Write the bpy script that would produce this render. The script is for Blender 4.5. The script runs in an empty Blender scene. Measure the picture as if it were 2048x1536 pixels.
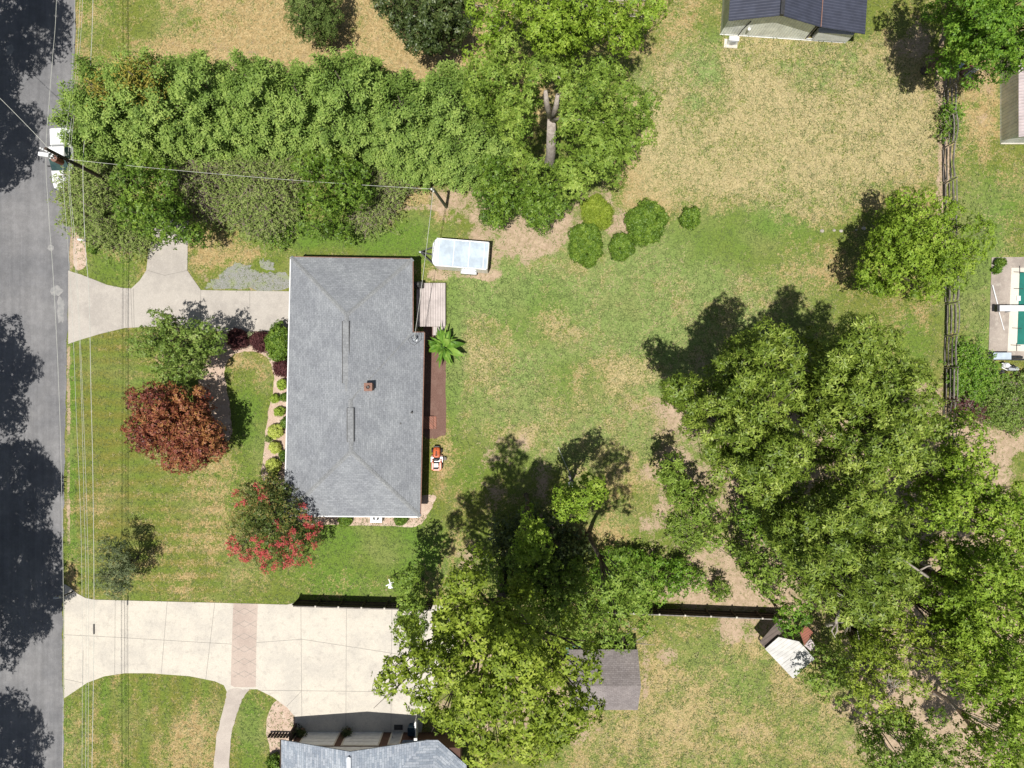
import bpy, bmesh, math, random
import numpy as np
from mathutils import Vector
from mathutils.geometry import tessellate_polygon
# ------------------------------------------------------------------ camera, world, sun, exposure
H = 60.0            # camera height in metres
S = 0.0435          # metres per photo pixel on the ground
scene = bpy.context.scene
COL = scene.collection
cam_d = bpy.data.cameras.new('camera'); cam = bpy.data.objects.new('camera', cam_d); COL.objects.link(cam)
cam.location = (0, 0, H); cam.rotation_euler = (0, 0, 0)
cam_d.sensor_width = 36; cam_d.lens = 36 / (2048 * S) * H
cam_d.clip_end = 2000; cam_d.clip_start = 0.5
scene.camera = cam
SUNV = Vector((0.105, 0.247, -1.0)).normalized()       # direction the light travels
elev = math.asin(-SUNV.z); az = math.atan2(-SUNV.x, -SUNV.y)
world = bpy.data.worlds.new('World'); scene.world = world; world.use_nodes = True
wn = world.node_tree; bg = wn.nodes['Background']
sky = wn.nodes.new('ShaderNodeTexSky'); sky.sky_type = 'NISHITA'; sky.sun_disc = False
sky.sun_elevation = elev; sky.sun_rotation = az
hs_ = wn.nodes.new('ShaderNodeHueSaturation'); hs_.inputs['Saturation'].default_value = .72
wn.links.new(sky.outputs[0], hs_.inputs['Color']); wn.links.new(hs_.outputs[0], bg.inputs[0]); bg.inputs[1].default_value = 0.064
sd = bpy.data.lights.new('sun', 'SUN'); sd.energy = 4.9; sd.angle = math.radians(0.5); sd.color = (1.0, 0.965, 0.90)
so = bpy.data.objects.new('sun', sd); COL.objects.link(so); so.location = (-20, -40, 80)
so.rotation_euler = SUNV.to_track_quat('-Z', 'Y').to_euler()
scene.view_settings.view_transform = 'Standard'; scene.view_settings.look = 'None'
scene.view_settings.exposure = 0.06; scene.view_settings.gamma = 1
try:
    scene.cycles.max_bounces = 5; scene.cycles.diffuse_bounces = 2; scene.cycles.transmission_bounces = 3
    scene.cycles.transparent_max_bounces = 4; scene.cycles.caustics_reflective = False
except Exception: pass

RNG = np.random.default_rng(7); random.seed(7)
def W(px, py, h=0.0):
    k = S * (1 - h / H)
    return Vector(((px - 1024) * k, (768 - py) * k, h))

# ------------------------------------------------------------------ materials
MATS = {}
def nt_of(name):
    m = bpy.data.materials.new(name); m.use_nodes = True; MATS[name] = m
    t = m.node_tree; p = t.nodes['Principled BSDF']
    return m, t, p
def noise(t, scale, detail=3, rough=.6, coord='Object', vec=None, dist=0):
    n = t.nodes.new('ShaderNodeTexNoise'); n.inputs['Scale'].default_value = scale
    n.inputs['Detail'].default_value = detail; n.inputs['Roughness'].default_value = rough; n.inputs['Distortion'].default_value = dist
    if vec is None:
        c = t.nodes.new('ShaderNodeTexCoord'); vec = c.outputs[coord]
    t.links.new(vec, n.inputs['Vector']); return n.outputs['Fac']
def mix(t, a, b, fac, mode='MIX'):
    n = t.nodes.new('ShaderNodeMix'); n.data_type = 'RGBA'; n.blend_type = mode
    for i, v in ((0, fac), (6, a), (7, b)):
        if isinstance(v, (int, float)): n.inputs[i].default_value = v
        elif isinstance(v, (tuple, list)): n.inputs[i].default_value = (*v[:3], 1)
        else: t.links.new(v, n.inputs[i])
    return n.outputs[2]
def mr(t, v, a, b, c=0, d=1, smooth=True):
    n = t.nodes.new('ShaderNodeMapRange'); n.interpolation_type = 'SMOOTHSTEP' if smooth else 'LINEAR'
    for i, x in zip((0, 1, 2, 3, 4), (v, a, b, c, d)):
        if isinstance(x, (int, float)): n.inputs[i].default_value = x
        else: t.links.new(x, n.inputs[i])
    return n.outputs[0]
def mth(t, op, a, b=0.0):
    n = t.nodes.new('ShaderNodeMath'); n.operation = op
    for i, x in ((0, a), (1, b)):
        if isinstance(x, (int, float)): n.inputs[i].default_value = x
        else: t.links.new(x, n.inputs[i])
    return n.outputs[0]
def bump(t, p, h, strength=.3, dist=.05):
    b = t.nodes.new('ShaderNodeBump'); b.inputs['Strength'].default_value = strength; b.inputs['Distance'].default_value = dist
    t.links.new(h, b.inputs['Height']); t.links.new(b.outputs[0], p.inputs['Normal'])
def simple(name, c1, c2=None, scale=3, rough=.7, metal=0, bmp=0, detail=4, spec=.4, fine=None):
    m, t, p = nt_of(name)
    c2 = c2 or tuple(x * .8 for x in c1)
    f = noise(t, scale, detail)
    col = mix(t, c1, c2, mr(t, f, .35, .65))
    if fine:
        g = noise(t, fine, 3); col = mix(t, col, mix(t, (1, 1, 1), (.7, .7, .7), mr(t, g, .4, .7)), 1.0, 'MULTIPLY')
    t.links.new(col, p.inputs['Base Color'])
    p.inputs['Roughness'].default_value = rough; p.inputs['Metallic'].default_value = metal
    p.inputs['Specular IOR Level'].default_value = spec
    if bmp: bump(t, p, noise(t, scale * 6, 4), bmp)
    return m
def leafmat(name, c0, c1, c2, rough=.5, spec=.4, trans=.22):
    m, t, p = nt_of(name)
    a = t.nodes.new('ShaderNodeAttribute'); a.attribute_name = 'tone'
    r = t.nodes.new('ShaderNodeValToRGB'); e = r.color_ramp.elements
    e[0].position = .0; e[0].color = (*c0, 1); e[1].position = 1; e[1].color = (*c2, 1)
    k = e.new(.5); k.color = (*c1, 1)
    t.links.new(a.outputs['Fac'], r.inputs[0])
    t.links.new(r.outputs[0], p.inputs['Base Color'])
    p.inputs['Roughness'].default_value = rough; p.inputs['Specular IOR Level'].default_value = spec
    tr = t.nodes.new('ShaderNodeBsdfTranslucent'); t.links.new(r.outputs[0], tr.inputs[0])
    ms = t.nodes.new('ShaderNodeMixShader'); ms.inputs[0].default_value = trans
    out = t.nodes['Material Output']
    t.links.new(p.outputs[0], ms.inputs[1]); t.links.new(tr.outputs[0], ms.inputs[2]); t.links.new(ms.outputs[0], out.inputs[0])
    return m
def shingle(name, c1, c2, cg, bw=.35, bh=.14):
    m, t, p = nt_of(name)
    uv = t.nodes.new('ShaderNodeTexCoord').outputs['UV']
    b = t.nodes.new('ShaderNodeTexBrick'); t.links.new(uv, b.inputs['Vector'])
    b.inputs['Color1'].default_value = (*c1, 1); b.inputs['Color2'].default_value = (*c2, 1); b.inputs['Mortar'].default_value = (*cg, 1)
    b.inputs['Scale'].default_value = 1; b.inputs['Mortar Size'].default_value = .012; b.inputs['Mortar Smooth'].default_value = .4
    b.inputs['Brick Width'].default_value = bw; b.inputs['Row Height'].default_value = bh; b.inputs['Bias'].default_value = 0
    n = noise(t, 9, 5); n2 = noise(t, .5, 3)
    c = mix(t, b.outputs[0], mix(t, (.84, .84, .84), (1.13, 1.13, 1.13), mr(t, n, .3, .7)), 1, 'MULTIPLY')
    c = mix(t, c, mix(t, (.9, .9, .9), (1.08, 1.08, 1.06), mr(t, n2, .35, .65)), 1, 'MULTIPLY')
    t.links.new(c, p.inputs['Base Color']); p.inputs['Roughness'].default_value = .9; p.inputs['Specular IOR Level'].default_value = .2
    bump(t, p, b.outputs[1], -.25, .02)
    return m
def brickmat(name, c1, c2, cg, bw=.22, bh=.075):
    m, t, p = nt_of(name)
    b = t.nodes.new('ShaderNodeTexBrick')
    co = t.nodes.new('ShaderNodeTexCoord'); sp = t.nodes.new('ShaderNodeSeparateXYZ'); cb = t.nodes.new('ShaderNodeCombineXYZ')
    t.links.new(co.outputs['Object'], sp.inputs[0])
    t.links.new(mth(t, 'ADD', sp.outputs[0], sp.outputs[1]), cb.inputs[0]); t.links.new(sp.outputs[2], cb.inputs[1])
    t.links.new(cb.outputs[0], b.inputs['Vector'])
    b.inputs['Color1'].default_value = (*c1, 1); b.inputs['Color2'].default_value = (*c2, 1); b.inputs['Mortar'].default_value = (*cg, 1)
    b.inputs['Scale'].default_value = 1; b.inputs['Mortar Size'].default_value = .008
    b.inputs['Brick Width'].default_value = bw; b.inputs['Row Height'].default_value = bh
    t.links.new(b.outputs[0], p.inputs['Base Color']); p.inputs['Roughness'].default_value = .85
    return m
def ribbed(name, c1, c2, pitch=.22, axis=0, rough=.45, metal=.0, strength=.5, angle=0.0, frac=.22):
    """painted sheet metal: narrow ribs a pitch apart, measured along one axis of the object"""
    m, t, p = nt_of(name)
    co = t.nodes.new('ShaderNodeTexCoord'); mp = t.nodes.new('ShaderNodeMapping'); mp.inputs['Rotation'].default_value[2] = angle
    t.links.new(co.outputs['Object'], mp.inputs[0])
    sp = t.nodes.new('ShaderNodeSeparateXYZ'); t.links.new(mp.outputs[0], sp.inputs[0])
    f = mth(t, 'FRACT', mth(t, 'DIVIDE', sp.outputs[axis], pitch))
    tri = mth(t, 'ABSOLUTE', mth(t, 'SUBTRACT', f, .5))
    rib = mr(t, tri, 0.0, frac, 1, 0)
    n = noise(t, 1.2, 5)
    c = mix(t, mix(t, c1, c2, rib), mix(t, (.85, .85, .85), (1.1, 1.1, 1.1), mr(t, n, .35, .65)), 1, 'MULTIPLY')
    t.links.new(c, p.inputs['Base Color']); p.inputs['Roughness'].default_value = rough; p.inputs['Metallic'].default_value = metal
    bump(t, p, rib, strength, .03)
    return m
def concrete(name, c1, c2, c3, blotch=.35):
    m, t, p = nt_of(name)
    a = noise(t, .35, 6, .65); b = noise(t, 1.7, 5, .7); c = noise(t, 14, 4, .7)
    col = mix(t, c1, c2, mr(t, a, .42, .62))
    col = mix(t, col, c3, mth(t, 'MULTIPLY', mr(t, b, .5, .72), blotch))
    col = mix(t, col, mix(t, (.9, .9, .9), (1.06, 1.06, 1.06), mr(t, c, .35, .65)), 1, 'MULTIPLY')
    t.links.new(col, p.inputs['Base Color']); p.inputs['Roughness'].default_value = .9; p.inputs['Specular IOR Level'].default_value = .2
    bump(t, p, c, .15, .01)
    return m

simple('white_paint', (.78, .78, .77), (.68, .68, .67), 2, .45)
simple('white_gloss', (.82, .82, .83), (.76, .77, .78), 2, .2, spec=.5)
simple('grey_metal', (.5, .52, .55), (.4, .42, .45), 3, .4, .3)
simple('dark_metal', (.05, .05, .055), (.03, .03, .03), 4, .5)
simple('black_plastic', (.02, .02, .022), (.035, .035, .035), 4, .5)
simple('rubber', (.02, .02, .02), (.03, .03, .03), 8, .8)
simple('glass_dark', (.03, .06, .06), (.05, .09, .08), 2, .08, spec=.8)
simple('weathered_wood', (.30, .27, .24), (.17, .15, .13), 3, .9, bmp=.3, fine=25)
simple('fence_wood_dark', (.075, .055, .04), (.045, .033, .025), 3, .9, bmp=.3, fine=20)
simple('pole_wood', (.075, .052, .038), (.05, .036, .028), 2, .9, bmp=.3, fine=20)
simple('pole_wood_green', (.16, .17, .11), (.10, .11, .07), 2, .9, bmp=.3, fine=20)
simple('bark', (.16, .13, .10), (.09, .07, .055), 2.5, .95, bmp=.5, fine=12)
simple('bark_pale', (.56, .49, .43), (.38, .32, .28), 1.6, .9, bmp=.4, fine=10)
simple('bark_dead', (.46, .41, .35), (.30, .26, .22), 2, .9, bmp=.3, fine=16)
simple('twig', (.36, .29, .24), (.22, .17, .14), 3, .95)
simple('orange_paint', (.66, .16, .06), (.52, .11, .04), 5, .35, spec=.5)
simple('terracotta', (.30, .17, .13), (.22, .12, .09), 6, .85)
simple('rust', (.22, .07, .04), (.14, .05, .03), 5, .8)
simple('cream', (.62, .58, .5), (.55, .5, .43), 3, .8)
simple('green_cover', (.012, .17, .135), (.010, .14, .11), 1.5, .6)
simple('green_metal', (.01, .13, .10), (.01, .1, .08), 2, .5)
simple('blue_plastic', (.01, .04, .07), (.01, .03, .05), 2, .4)
simple('wire_white', (.62, .62, .56), (.5, .5, .45), 4, .5)
simple('wire_dark', (.03, .03, .03), (.05, .05, .05), 4, .5)
simple('stone', (.5, .46, .4), (.36, .32, .27), 3, .9, bmp=.3)
simple('rug', (.05, .05, .05), (.08, .07, .065), 12, .95)
simple('soffit', (.6, .6, .58), (.55, .55, .53), 2, .7)
shingle('shingle_grey', (.235, .246, .267), (.300, .312, .335), (.175, .185, .203), .32, .16)
shingle('shingle_blue', (.24, .275, .33), (.40, .43, .48), (.15, .17, .20), .55, .2)
shingle('shingle_brown', (.235, .205, .20), (.30, .265, .26), (.16, .14, .135), .3, .15)
shingle('ridge_cap', (.245, .252, .262), (.300, .308, .318), (.18, .185, .19), .3, .25)
brickmat('brick_red', (.30, .12, .08), (.22, .09, .06), (.4, .37, .33))
brickmat('brick_brown', (.115, .055, .035), (.085, .04, .028), (.11, .075, .055))
ribbed('siding_green_lit', (.86, .87, .80), (.70, .72, .65), .24, 0, .6)  # sunlight put into the colour: lighter than the same siding on the side walls
ribbed('siding_green_west', (.50, .53, .46), (.38, .40, .35), .24, 1, .6)
ribbed('metal_roof_navy', (.045, .050, .075), (.075, .08, .115), .24, 1, .5, .0, .3, math.radians(4))
ribbed('siding_white', (.86, .86, .86), (.66, .69, .72), .3, 1, .5)
ribbed('siding_white_south', (.74, .74, .72), (.6, .6, .6), .26, 0, .5)
ribbed('metal_roof_pink', (.5, .42, .42), (.42, .36, .37), .26, 1, .5)
ribbed('trailer_skin', (.52, .60, .68), (.43, .51, .60), .11, 0, .3, .0, .4, math.radians(4.0))
ribbed('deck_boards', (.50, .44, .42), (.16, .13, .13), .21, 0, .85, 0, .6, 0, .09)
ribbed('tin_white', (.58, .565, .54), (.47, .455, .43), .3, 0, .5, .0, .35, math.radians(52))
ribbed('tin_rust', (.26, .085, .05), (.16, .06, .04), .2, 0, .7, .0, .5, math.radians(52))
ribbed('tin_brown', (.13, .10, .085), (.09, .07, .06), .3, 0, .8, .0, .4, math.radians(52))
concrete('drive_pale', (.61, .56, .48), (.53, .49, .43), (.33, .30, .27), .38)
concrete('walk_tan', (.50, .44, .385), (.43, .375, .33), (.36, .32, .28), .3)
concrete('drive_old', (.47, .43, .385), (.40, .365, .33), (.56, .52, .47), .4)
concrete('drive_pink', (.50, .41, .35), (.44, .355, .305), (.55, .46, .40), .4)
concrete('pool_concrete', (.42, .36, .31), (.31, .265, .23), (.60, .55, .47), .5)
concrete('pool_coping', (.72, .67, .57), (.62, .57, .49), (.5, .45, .4), .3)
simple('joint', (.23, .21, .19), (.3, .28, .25), 6, .9)

# leaves
leafmat('leaf_hedge', (.062, .12, .018), (.215, .330, .060), (.45, .565, .14), .6, .3)
leafmat('leaf_hedge_gold', (.14, .13, .02), (.30, .28, .04), (.46, .36, .08), .6, .3)
leafmat('leaf_oak', (.045, .082, .010), (.172, .252, .026), (.43, .51, .10), .5, .4, .14)
leafmat('leaf_light', (.065, .125, .010), (.222, .345, .028), (.43, .54, .08), .55, .3, .18)
leafmat('leaf_mid', (.05, .10, .014), (.195, .300, .038), (.385, .485, .095), .55, .3, .18)
leafmat('leaf_yellow', (.075, .12, .012), (.240, .325, .030), (.45, .52, .08), .55, .3, .18)
leafmat('leaf_dark', (.022, .042, .012), (.065, .10, .025), (.17, .21, .06), .45, .5, .12)
leafmat('leaf_bright', (.05, .12, .012), (.17, .33, .028), (.36, .50, .07), .5, .4, .28)
leafmat('leaf_shrub', (.04, .09, .012), (.14, .245, .026), (.31, .43, .06), .5, .4, .2)
leafmat('leaf_scrub', (.10, .15, .035), (.25, .33, .085), (.42, .47, .17), .7, .2, .2)
leafmat('leaf_olive', (.06, .085, .04), (.16, .20, .095), (.31, .35, .18), .7, .2, .15)
leafmat('leaf_cedar', (.04, .075, .02), (.12, .18, .04), (.24, .30, .09), .7, .2, .15)
leafmat('leaf_green_tree', (.06, .12, .018), (.20, .30, .05), (.38, .46, .13), .5, .4, .22)
leafmat('leaf_red', (.07, .025, .03), (.27, .075, .045), (.44, .23, .07), .5, .35, .15)
leafmat('leaf_purple', (.035, .012, .014), (.10, .032, .034), (.20, .08, .07), .6, .3, .1)
leafmat('leaf_myrtle', (.035, .065, .014), (.12, .17, .035), (.36, .22, .07), .5, .35, .15)
leafmat('petal_red', (.36, .05, .04), (.62, .10, .10), (.72, .24, .20), .6, .3, .2)
leafmat('leaf_gold', (.30, .38, .05), (.62, .70, .14), (.84, .86, .32), .6, .3, .2)
leafmat('leaf_lime', (.14, .24, .02), (.36, .50, .06), (.58, .70, .15), .6, .3, .2)
leafmat('leaf_banana', (.06, .15, .018), (.17, .33, .04), (.34, .50, .10), .4, .45, .25)
leafmat('leaf_cream', (.2, .24, .1), (.45, .5, .26), (.6, .65, .4), .6, .3, .2)
leafmat('blade', (.085, .14, .035), (.22, .25, .09), (.50, .42, .24), .8, .2, .1)

# ------------------------------------------------------------------ mesh helpers
class MB:
    def __init__(s): s.v = []; s.f = []; s.m = []
    def add(s, vs, fs, mi=0):
        o = len(s.v); s.v += [tuple(v) for v in vs]; s.f += [tuple(i + o for i in f) for f in fs]; s.m += [mi] * len(fs); return s
    def box(s, c, size, rz=0.0, mi=0, taper=1.0):
        x, y, z = (a / 2 for a in size); co, si = math.cos(rz), math.sin(rz); vs = []
        for dz in (-z, z):
            k = taper if dz > 0 else 1
            for dx, dy in ((-x, -y), (x, -y), (x, y), (-x, y)):
                dx *= k; dy *= k
                vs.append((c[0] + dx * co - dy * si, c[1] + dx * si + dy * co, c[2] + dz))
        return s.add(vs, [(3, 2, 1, 0), (4, 5, 6, 7), (0, 1, 5, 4), (1, 2, 6, 5), (2, 3, 7, 6), (3, 0, 4, 7)], mi)
    def bar(s, a, b, w, t, mi=0):
        """square bar from a to b"""
        return s.tube([a, b], [w / 1.414, w / 1.414], 4, mi)
    def tube(s, pts, rad, n=6, mi=0, cap=True):
        pts = [Vector(p) for p in pts]; vs = []; fs = []
        if isinstance(rad, (int, float)): rad = [rad] * len(pts)
        up = Vector((0, 0, 1))
        for i, p in enumerate(pts):
            d = (pts[min(i + 1, len(pts) - 1)] - pts[max(i - 1, 0)])
            if d.length < 1e-6: d = Vector((0, 0, 1))
            d.normalize(); ref = up if abs(d.z) < .95 else Vector((1, 0, 0))
            u = d.cross(ref).normalized(); w = d.cross(u).normalized()
            for k in range(n):
                a = 2 * math.pi * (k + .5) / n
                vs.append(p + (u * math.cos(a) + w * math.sin(a)) * rad[i])
        for i in range(len(pts) - 1):
            for k in range(n):
                a = i * n + k; b = i * n + (k + 1) % n
                fs.append((a, a + n, b + n, b))
        if cap: fs.append(tuple(range(n))); fs.append(tuple(range(len(vs) - 1, len(vs) - n - 1, -1)))
        return s.add(vs, fs, mi)
    def cyl(s, c, r, h, n=16, mi=0, r2=None):
        return s.tube([(c[0], c[1], c[2]), (c[0], c[1], c[2] + h)], [r, r if r2 is None else r2], n, mi)
    def prism(s, poly, z0, z1, mi=0, side_mi=None):
        """poly = list of (x,y) in metres, any simple polygon"""
        n = len(poly)
        if sum(poly[i][0] * poly[(i + 1) % n][1] - poly[(i + 1) % n][0] * poly[i][1] for i in range(n)) < 0: poly = poly[::-1]
        tr = tessellate_polygon([[Vector((x, y, 0)) for x, y in poly]])
        fs = []
        for t in tr:
            a, b, c = (poly[i] for i in t)
            if (b[0] - a[0]) * (c[1] - a[1]) - (c[0] - a[0]) * (b[1] - a[1]) < 0: t = (t[0], t[2], t[1])
            fs.append(tuple(i + n for i in t))
        s.add([(x, y, z0) for x, y in poly] + [(x, y, z1) for x, y in poly], fs, mi)
        o = len(s.v) - 2 * n
        side = [(o + i, o + (i + 1) % n, o + n + (i + 1) % n, o + n + i) for i in range(n)]
        s.f += side; s.m += [mi if side_mi is None else side_mi] * n
        return s
    def sphere(s, c, r, n=10, mi=0):
        if isinstance(r, (int, float)): r = (r, r, r)
        vs = [(c[0], c[1], c[2] + r[2])]; fs = []; m = n // 2
        for i in range(1, m):
            a = math.pi * i / m
            for k in range(n):
                b = 2 * math.pi * k / n
                vs.append((c[0] + r[0] * math.sin(a) * math.cos(b), c[1] + r[1] * math.sin(a) * math.sin(b), c[2] + r[2] * math.cos(a)))
        vs.append((c[0], c[1], c[2] - r[2]))
        for k in range(n): fs.append((0, 1 + k, 1 + (k + 1) % n))
        for i in range(m - 2):
            for k in range(n):
                a = 1 + i * n + k; b = 1 + i * n + (k + 1) % n; fs.append((a, a + n, b + n, b))
        e = len(vs) - 1; o = 1 + (m - 2) * n
        for k in range(n): fs.append((e, o + (k + 1) % n, o + k))
        return s.add(vs, fs, mi)
    def build(s, name, mats, parent=None, bevel=0, smooth=False):
        me = bpy.data.meshes.new(name)
        off = parent.location if parent else Vector((0, 0, 0))
        if parent and parent.parent: off = off + parent.parent.location
        me.from_pydata([(v[0] - off[0], v[1] - off[1], v[2] - off[2]) for v in s.v], [], s.f)
        for m in (mats if isinstance(mats, (list, tuple)) else [mats]): me.materials.append(MATS[m])
        me.polygons.foreach_set('material_index', s.m)
        if smooth: me.polygons.foreach_set('use_smooth', [True] * len(me.polygons))
        me.update()
        o = bpy.data.objects.new(name, me); COL.objects.link(o)
        if parent: o.parent = parent
        if bevel:
            b = o.modifiers.new('bevel', 'BEVEL'); b.width = bevel; b.segments = 2; b.limit_method = 'ANGLE'; b.angle_limit = .6
        return o
def tag(o, label=None, cat=None, group=None, kind=None):
    if label: o['label'] = label
    if cat: o['category'] = cat
    if group: o['group'] = group
    if kind: o['kind'] = kind
    return o
def thing(name, label, cat, loc, group=None):
    o = bpy.data.objects.new(name, None); COL.objects.link(o); o.location = loc; o.empty_display_size = .3
    return tag(o, label, cat, group)
def fast_mesh(name, verts, nper, mat, tone=None, parent=None):
    """verts (N*nper,3): N separate faces of nper vertices each"""
    if parent is not None: verts = verts - np.array(parent.location)
    n = len(verts); nf = n // nper
    me = bpy.data.meshes.new(name); me.vertices.add(n); me.vertices.foreach_set('co', verts.astype(np.float32).ravel())
    me.loops.add(n); me.loops.foreach_set('vertex_index', np.arange(n, dtype=np.int32))
    me.polygons.add(nf); me.polygons.foreach_set('loop_start', np.arange(0, n, nper, dtype=np.int32))
    try: me.polygons.foreach_set('loop_total', np.full(nf, nper, dtype=np.int32))
    except Exception: pass
    me.materials.append(MATS[mat])
    if tone is not None:
        at = me.attributes.new('tone', 'FLOAT', 'FACE'); at.data.foreach_set('value', np.clip(tone, 0, 1).astype(np.float32))
    me.update(calc_edges=True)
    o = bpy.data.objects.new(name, me); COL.objects.link(o)
    if parent is not None: o.parent = parent
    return o
def smooth_poly(pts, n=4):
    out = []; m = len(pts)
    for i in range(m):
        p0, p1, p2, p3 = (np.array(pts[(i + j) % m], float) for j in (-1, 0, 1, 2))
        for k in range(n):
            t = k / n
            out.append(tuple(.5 * ((2 * p1) + (-p0 + p2) * t + (2 * p0 - 5 * p1 + 4 * p2 - p3) * t * t + (-p0 + 3 * p1 - 3 * p2 + p3) * t ** 3)))
    return out
def gp(pts, h=0.0): return [tuple(W(x, y, h)[:2]) for x, y in pts]
def roof_uv(o):
    me = o.data; uv = me.uv_layers.new(name='UVMap')
    for p in me.polygons:
        n = p.normal; e = Vector((-n.y, n.x, 0))
        if e.length < 1e-3: e = Vector((1, 0, 0))
        e.normalize(); up = n.cross(e).normalized()
        for li in p.loop_indices:
            v = me.vertices[me.loops[li].vertex_index].co
            uv.data[li].uv = (v.dot(e), v.dot(up))
# ------------------------------------------------------------------ foliage helpers
def inpoly(P, poly):
    x, y = P[:, 0], P[:, 1]; r = np.zeros(len(P), bool); n = len(poly); j = n - 1
    for i in range(n):
        xi, yi = poly[i]; xj, yj = poly[j]
        c = ((yi > y) != (yj > y)) & (x < (xj - xi) * (y - yi) / (yj - yi + 1e-9) + xi); r ^= c; j = i
    return r
def edged(P, poly):
    d = np.full(len(P), 1e9); n = len(poly)
    for i in range(n):
        a = np.array(poly[i], float); b = np.array(poly[(i + 1) % n], float); ab = b - a
        t = np.clip(((P - a) @ ab) / (ab @ ab + 1e-9), 0, 1)
        d = np.minimum(d, np.linalg.norm(P - (a + t[:, None] * ab), axis=1))
    return d
def unit(v): return v / (np.linalg.norm(v, axis=1, keepdims=True) + 1e-9)
def leaf_quads(tips, nrm, k, L, Wd, spread=.35, droop=.15, rng=RNG, fan=True):
    """k pointed leaves round each twig tip"""
    N = len(tips)
    T = np.repeat(tips, k, 0); Nn = unit(np.repeat(nrm, k, 0) + rng.normal(0, .18, (N * k, 3)))
    ref = np.tile(np.array([0., 0, 1]), (N * k, 1)); bad = np.abs(Nn[:, 2]) > .9; ref[bad] = (1, 0, 0)
    u = unit(np.cross(Nn, ref)); v = np.cross(Nn, u)
    a = np.tile(np.arange(k) * 2 * math.pi / k, N) + np.repeat(rng.uniform(0, 6.28, N), k) + rng.normal(0, .3, N * k)
    d = u * np.cos(a)[:, None] + v * np.sin(a)[:, None]
    d = unit(d + Nn * (spread + rng.normal(0, .25, N * k))[:, None]); d[:, 2] -= droop; d = unit(d)
    side = unit(np.cross(d, Nn))
    l = (L * rng.uniform(.7, 1.25, N * k))[:, None]; w = (Wd * rng.uniform(.75, 1.2, N * k))[:, None]
    b = T; m = T + d * l * .5
    out = np.stack([b, m + side * w / 2, T + d * l, m - side * w / 2], 1)
    return out.reshape(-1, 3)
def lobe_tips(C, R, dens, rng=RNG, zmin=-.2, flat=.8, rough=.14):
    """twig tips on the upper shells of lobes with centres C and radii R"""
    n = np.maximum((dens * 4 * math.pi * R ** 2 * (1 - zmin) / 2).astype(int), 3)
    idx = np.repeat(np.arange(len(C)), n); N = len(idx)
    z = rng.uniform(zmin, 1, N); a = rng.uniform(0, 2 * math.pi, N); s = np.sqrt(1 - z * z)
    D = np.stack([s * np.cos(a), s * np.sin(a), z], 1)
    rr = R[idx] * (1 + rng.normal(0, rough, N)) * (.9 + .14 * np.sin(a * 5 + idx))
    P = C[idx] + D * rr[:, None] * np.array([1, 1, flat])
    return P, unit(D + np.array([0, 0, .12])), idx
def limbs(mb, base, C, R, rtrunk, h_fork, rng, nmax=40, lean=None):
    top = Vector(lean) if lean is not None else Vector((base.x, base.y, h_fork))
    b = Vector(base)
    mid = b.lerp(top, .5) + Vector((rng.normal(0, .15), rng.normal(0, .15), 0))
    mb.tube([b - Vector((0, 0, .1)), b.lerp(mid, .12), mid, top], [rtrunk * 1.5, rtrunk * 1.08, rtrunk * .9, rtrunk * .72], 9)
    order = rng.permutation(len(C))[:nmax]
    for i in order:
        c = Vector(C[i]); z0 = top.z + rng.uniform(-.35, 0) * (top.z - b.z) * .5
        st = b.lerp(top, (z0 - b.z) / max(top.z - b.z, .1)); d = c - st
        m1 = st + d * .35 + Vector((rng.normal(0, .25), rng.normal(0, .25), d.length * .08)); m2 = st + d * .7 + Vector((rng.normal(0, .3), rng.normal(0, .3), d.length * .03))
        r0 = rtrunk * .42
        mb.tube([st, m1, m2, c + Vector((0, 0, R[i] * .3))], [r0, r0 * .6, r0 * .35, .02], 5)
        for _ in range(2):
            e = c + Vector((rng.normal(0, R[i] * .6), rng.normal(0, R[i] * .6), R[i] * rng.uniform(.2, .8)))
            mb.tube([m2, m2.lerp(e, .5) + Vector((0, 0, .1)), e], [r0 * .28, r0 * .18, .012], 4)
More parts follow.
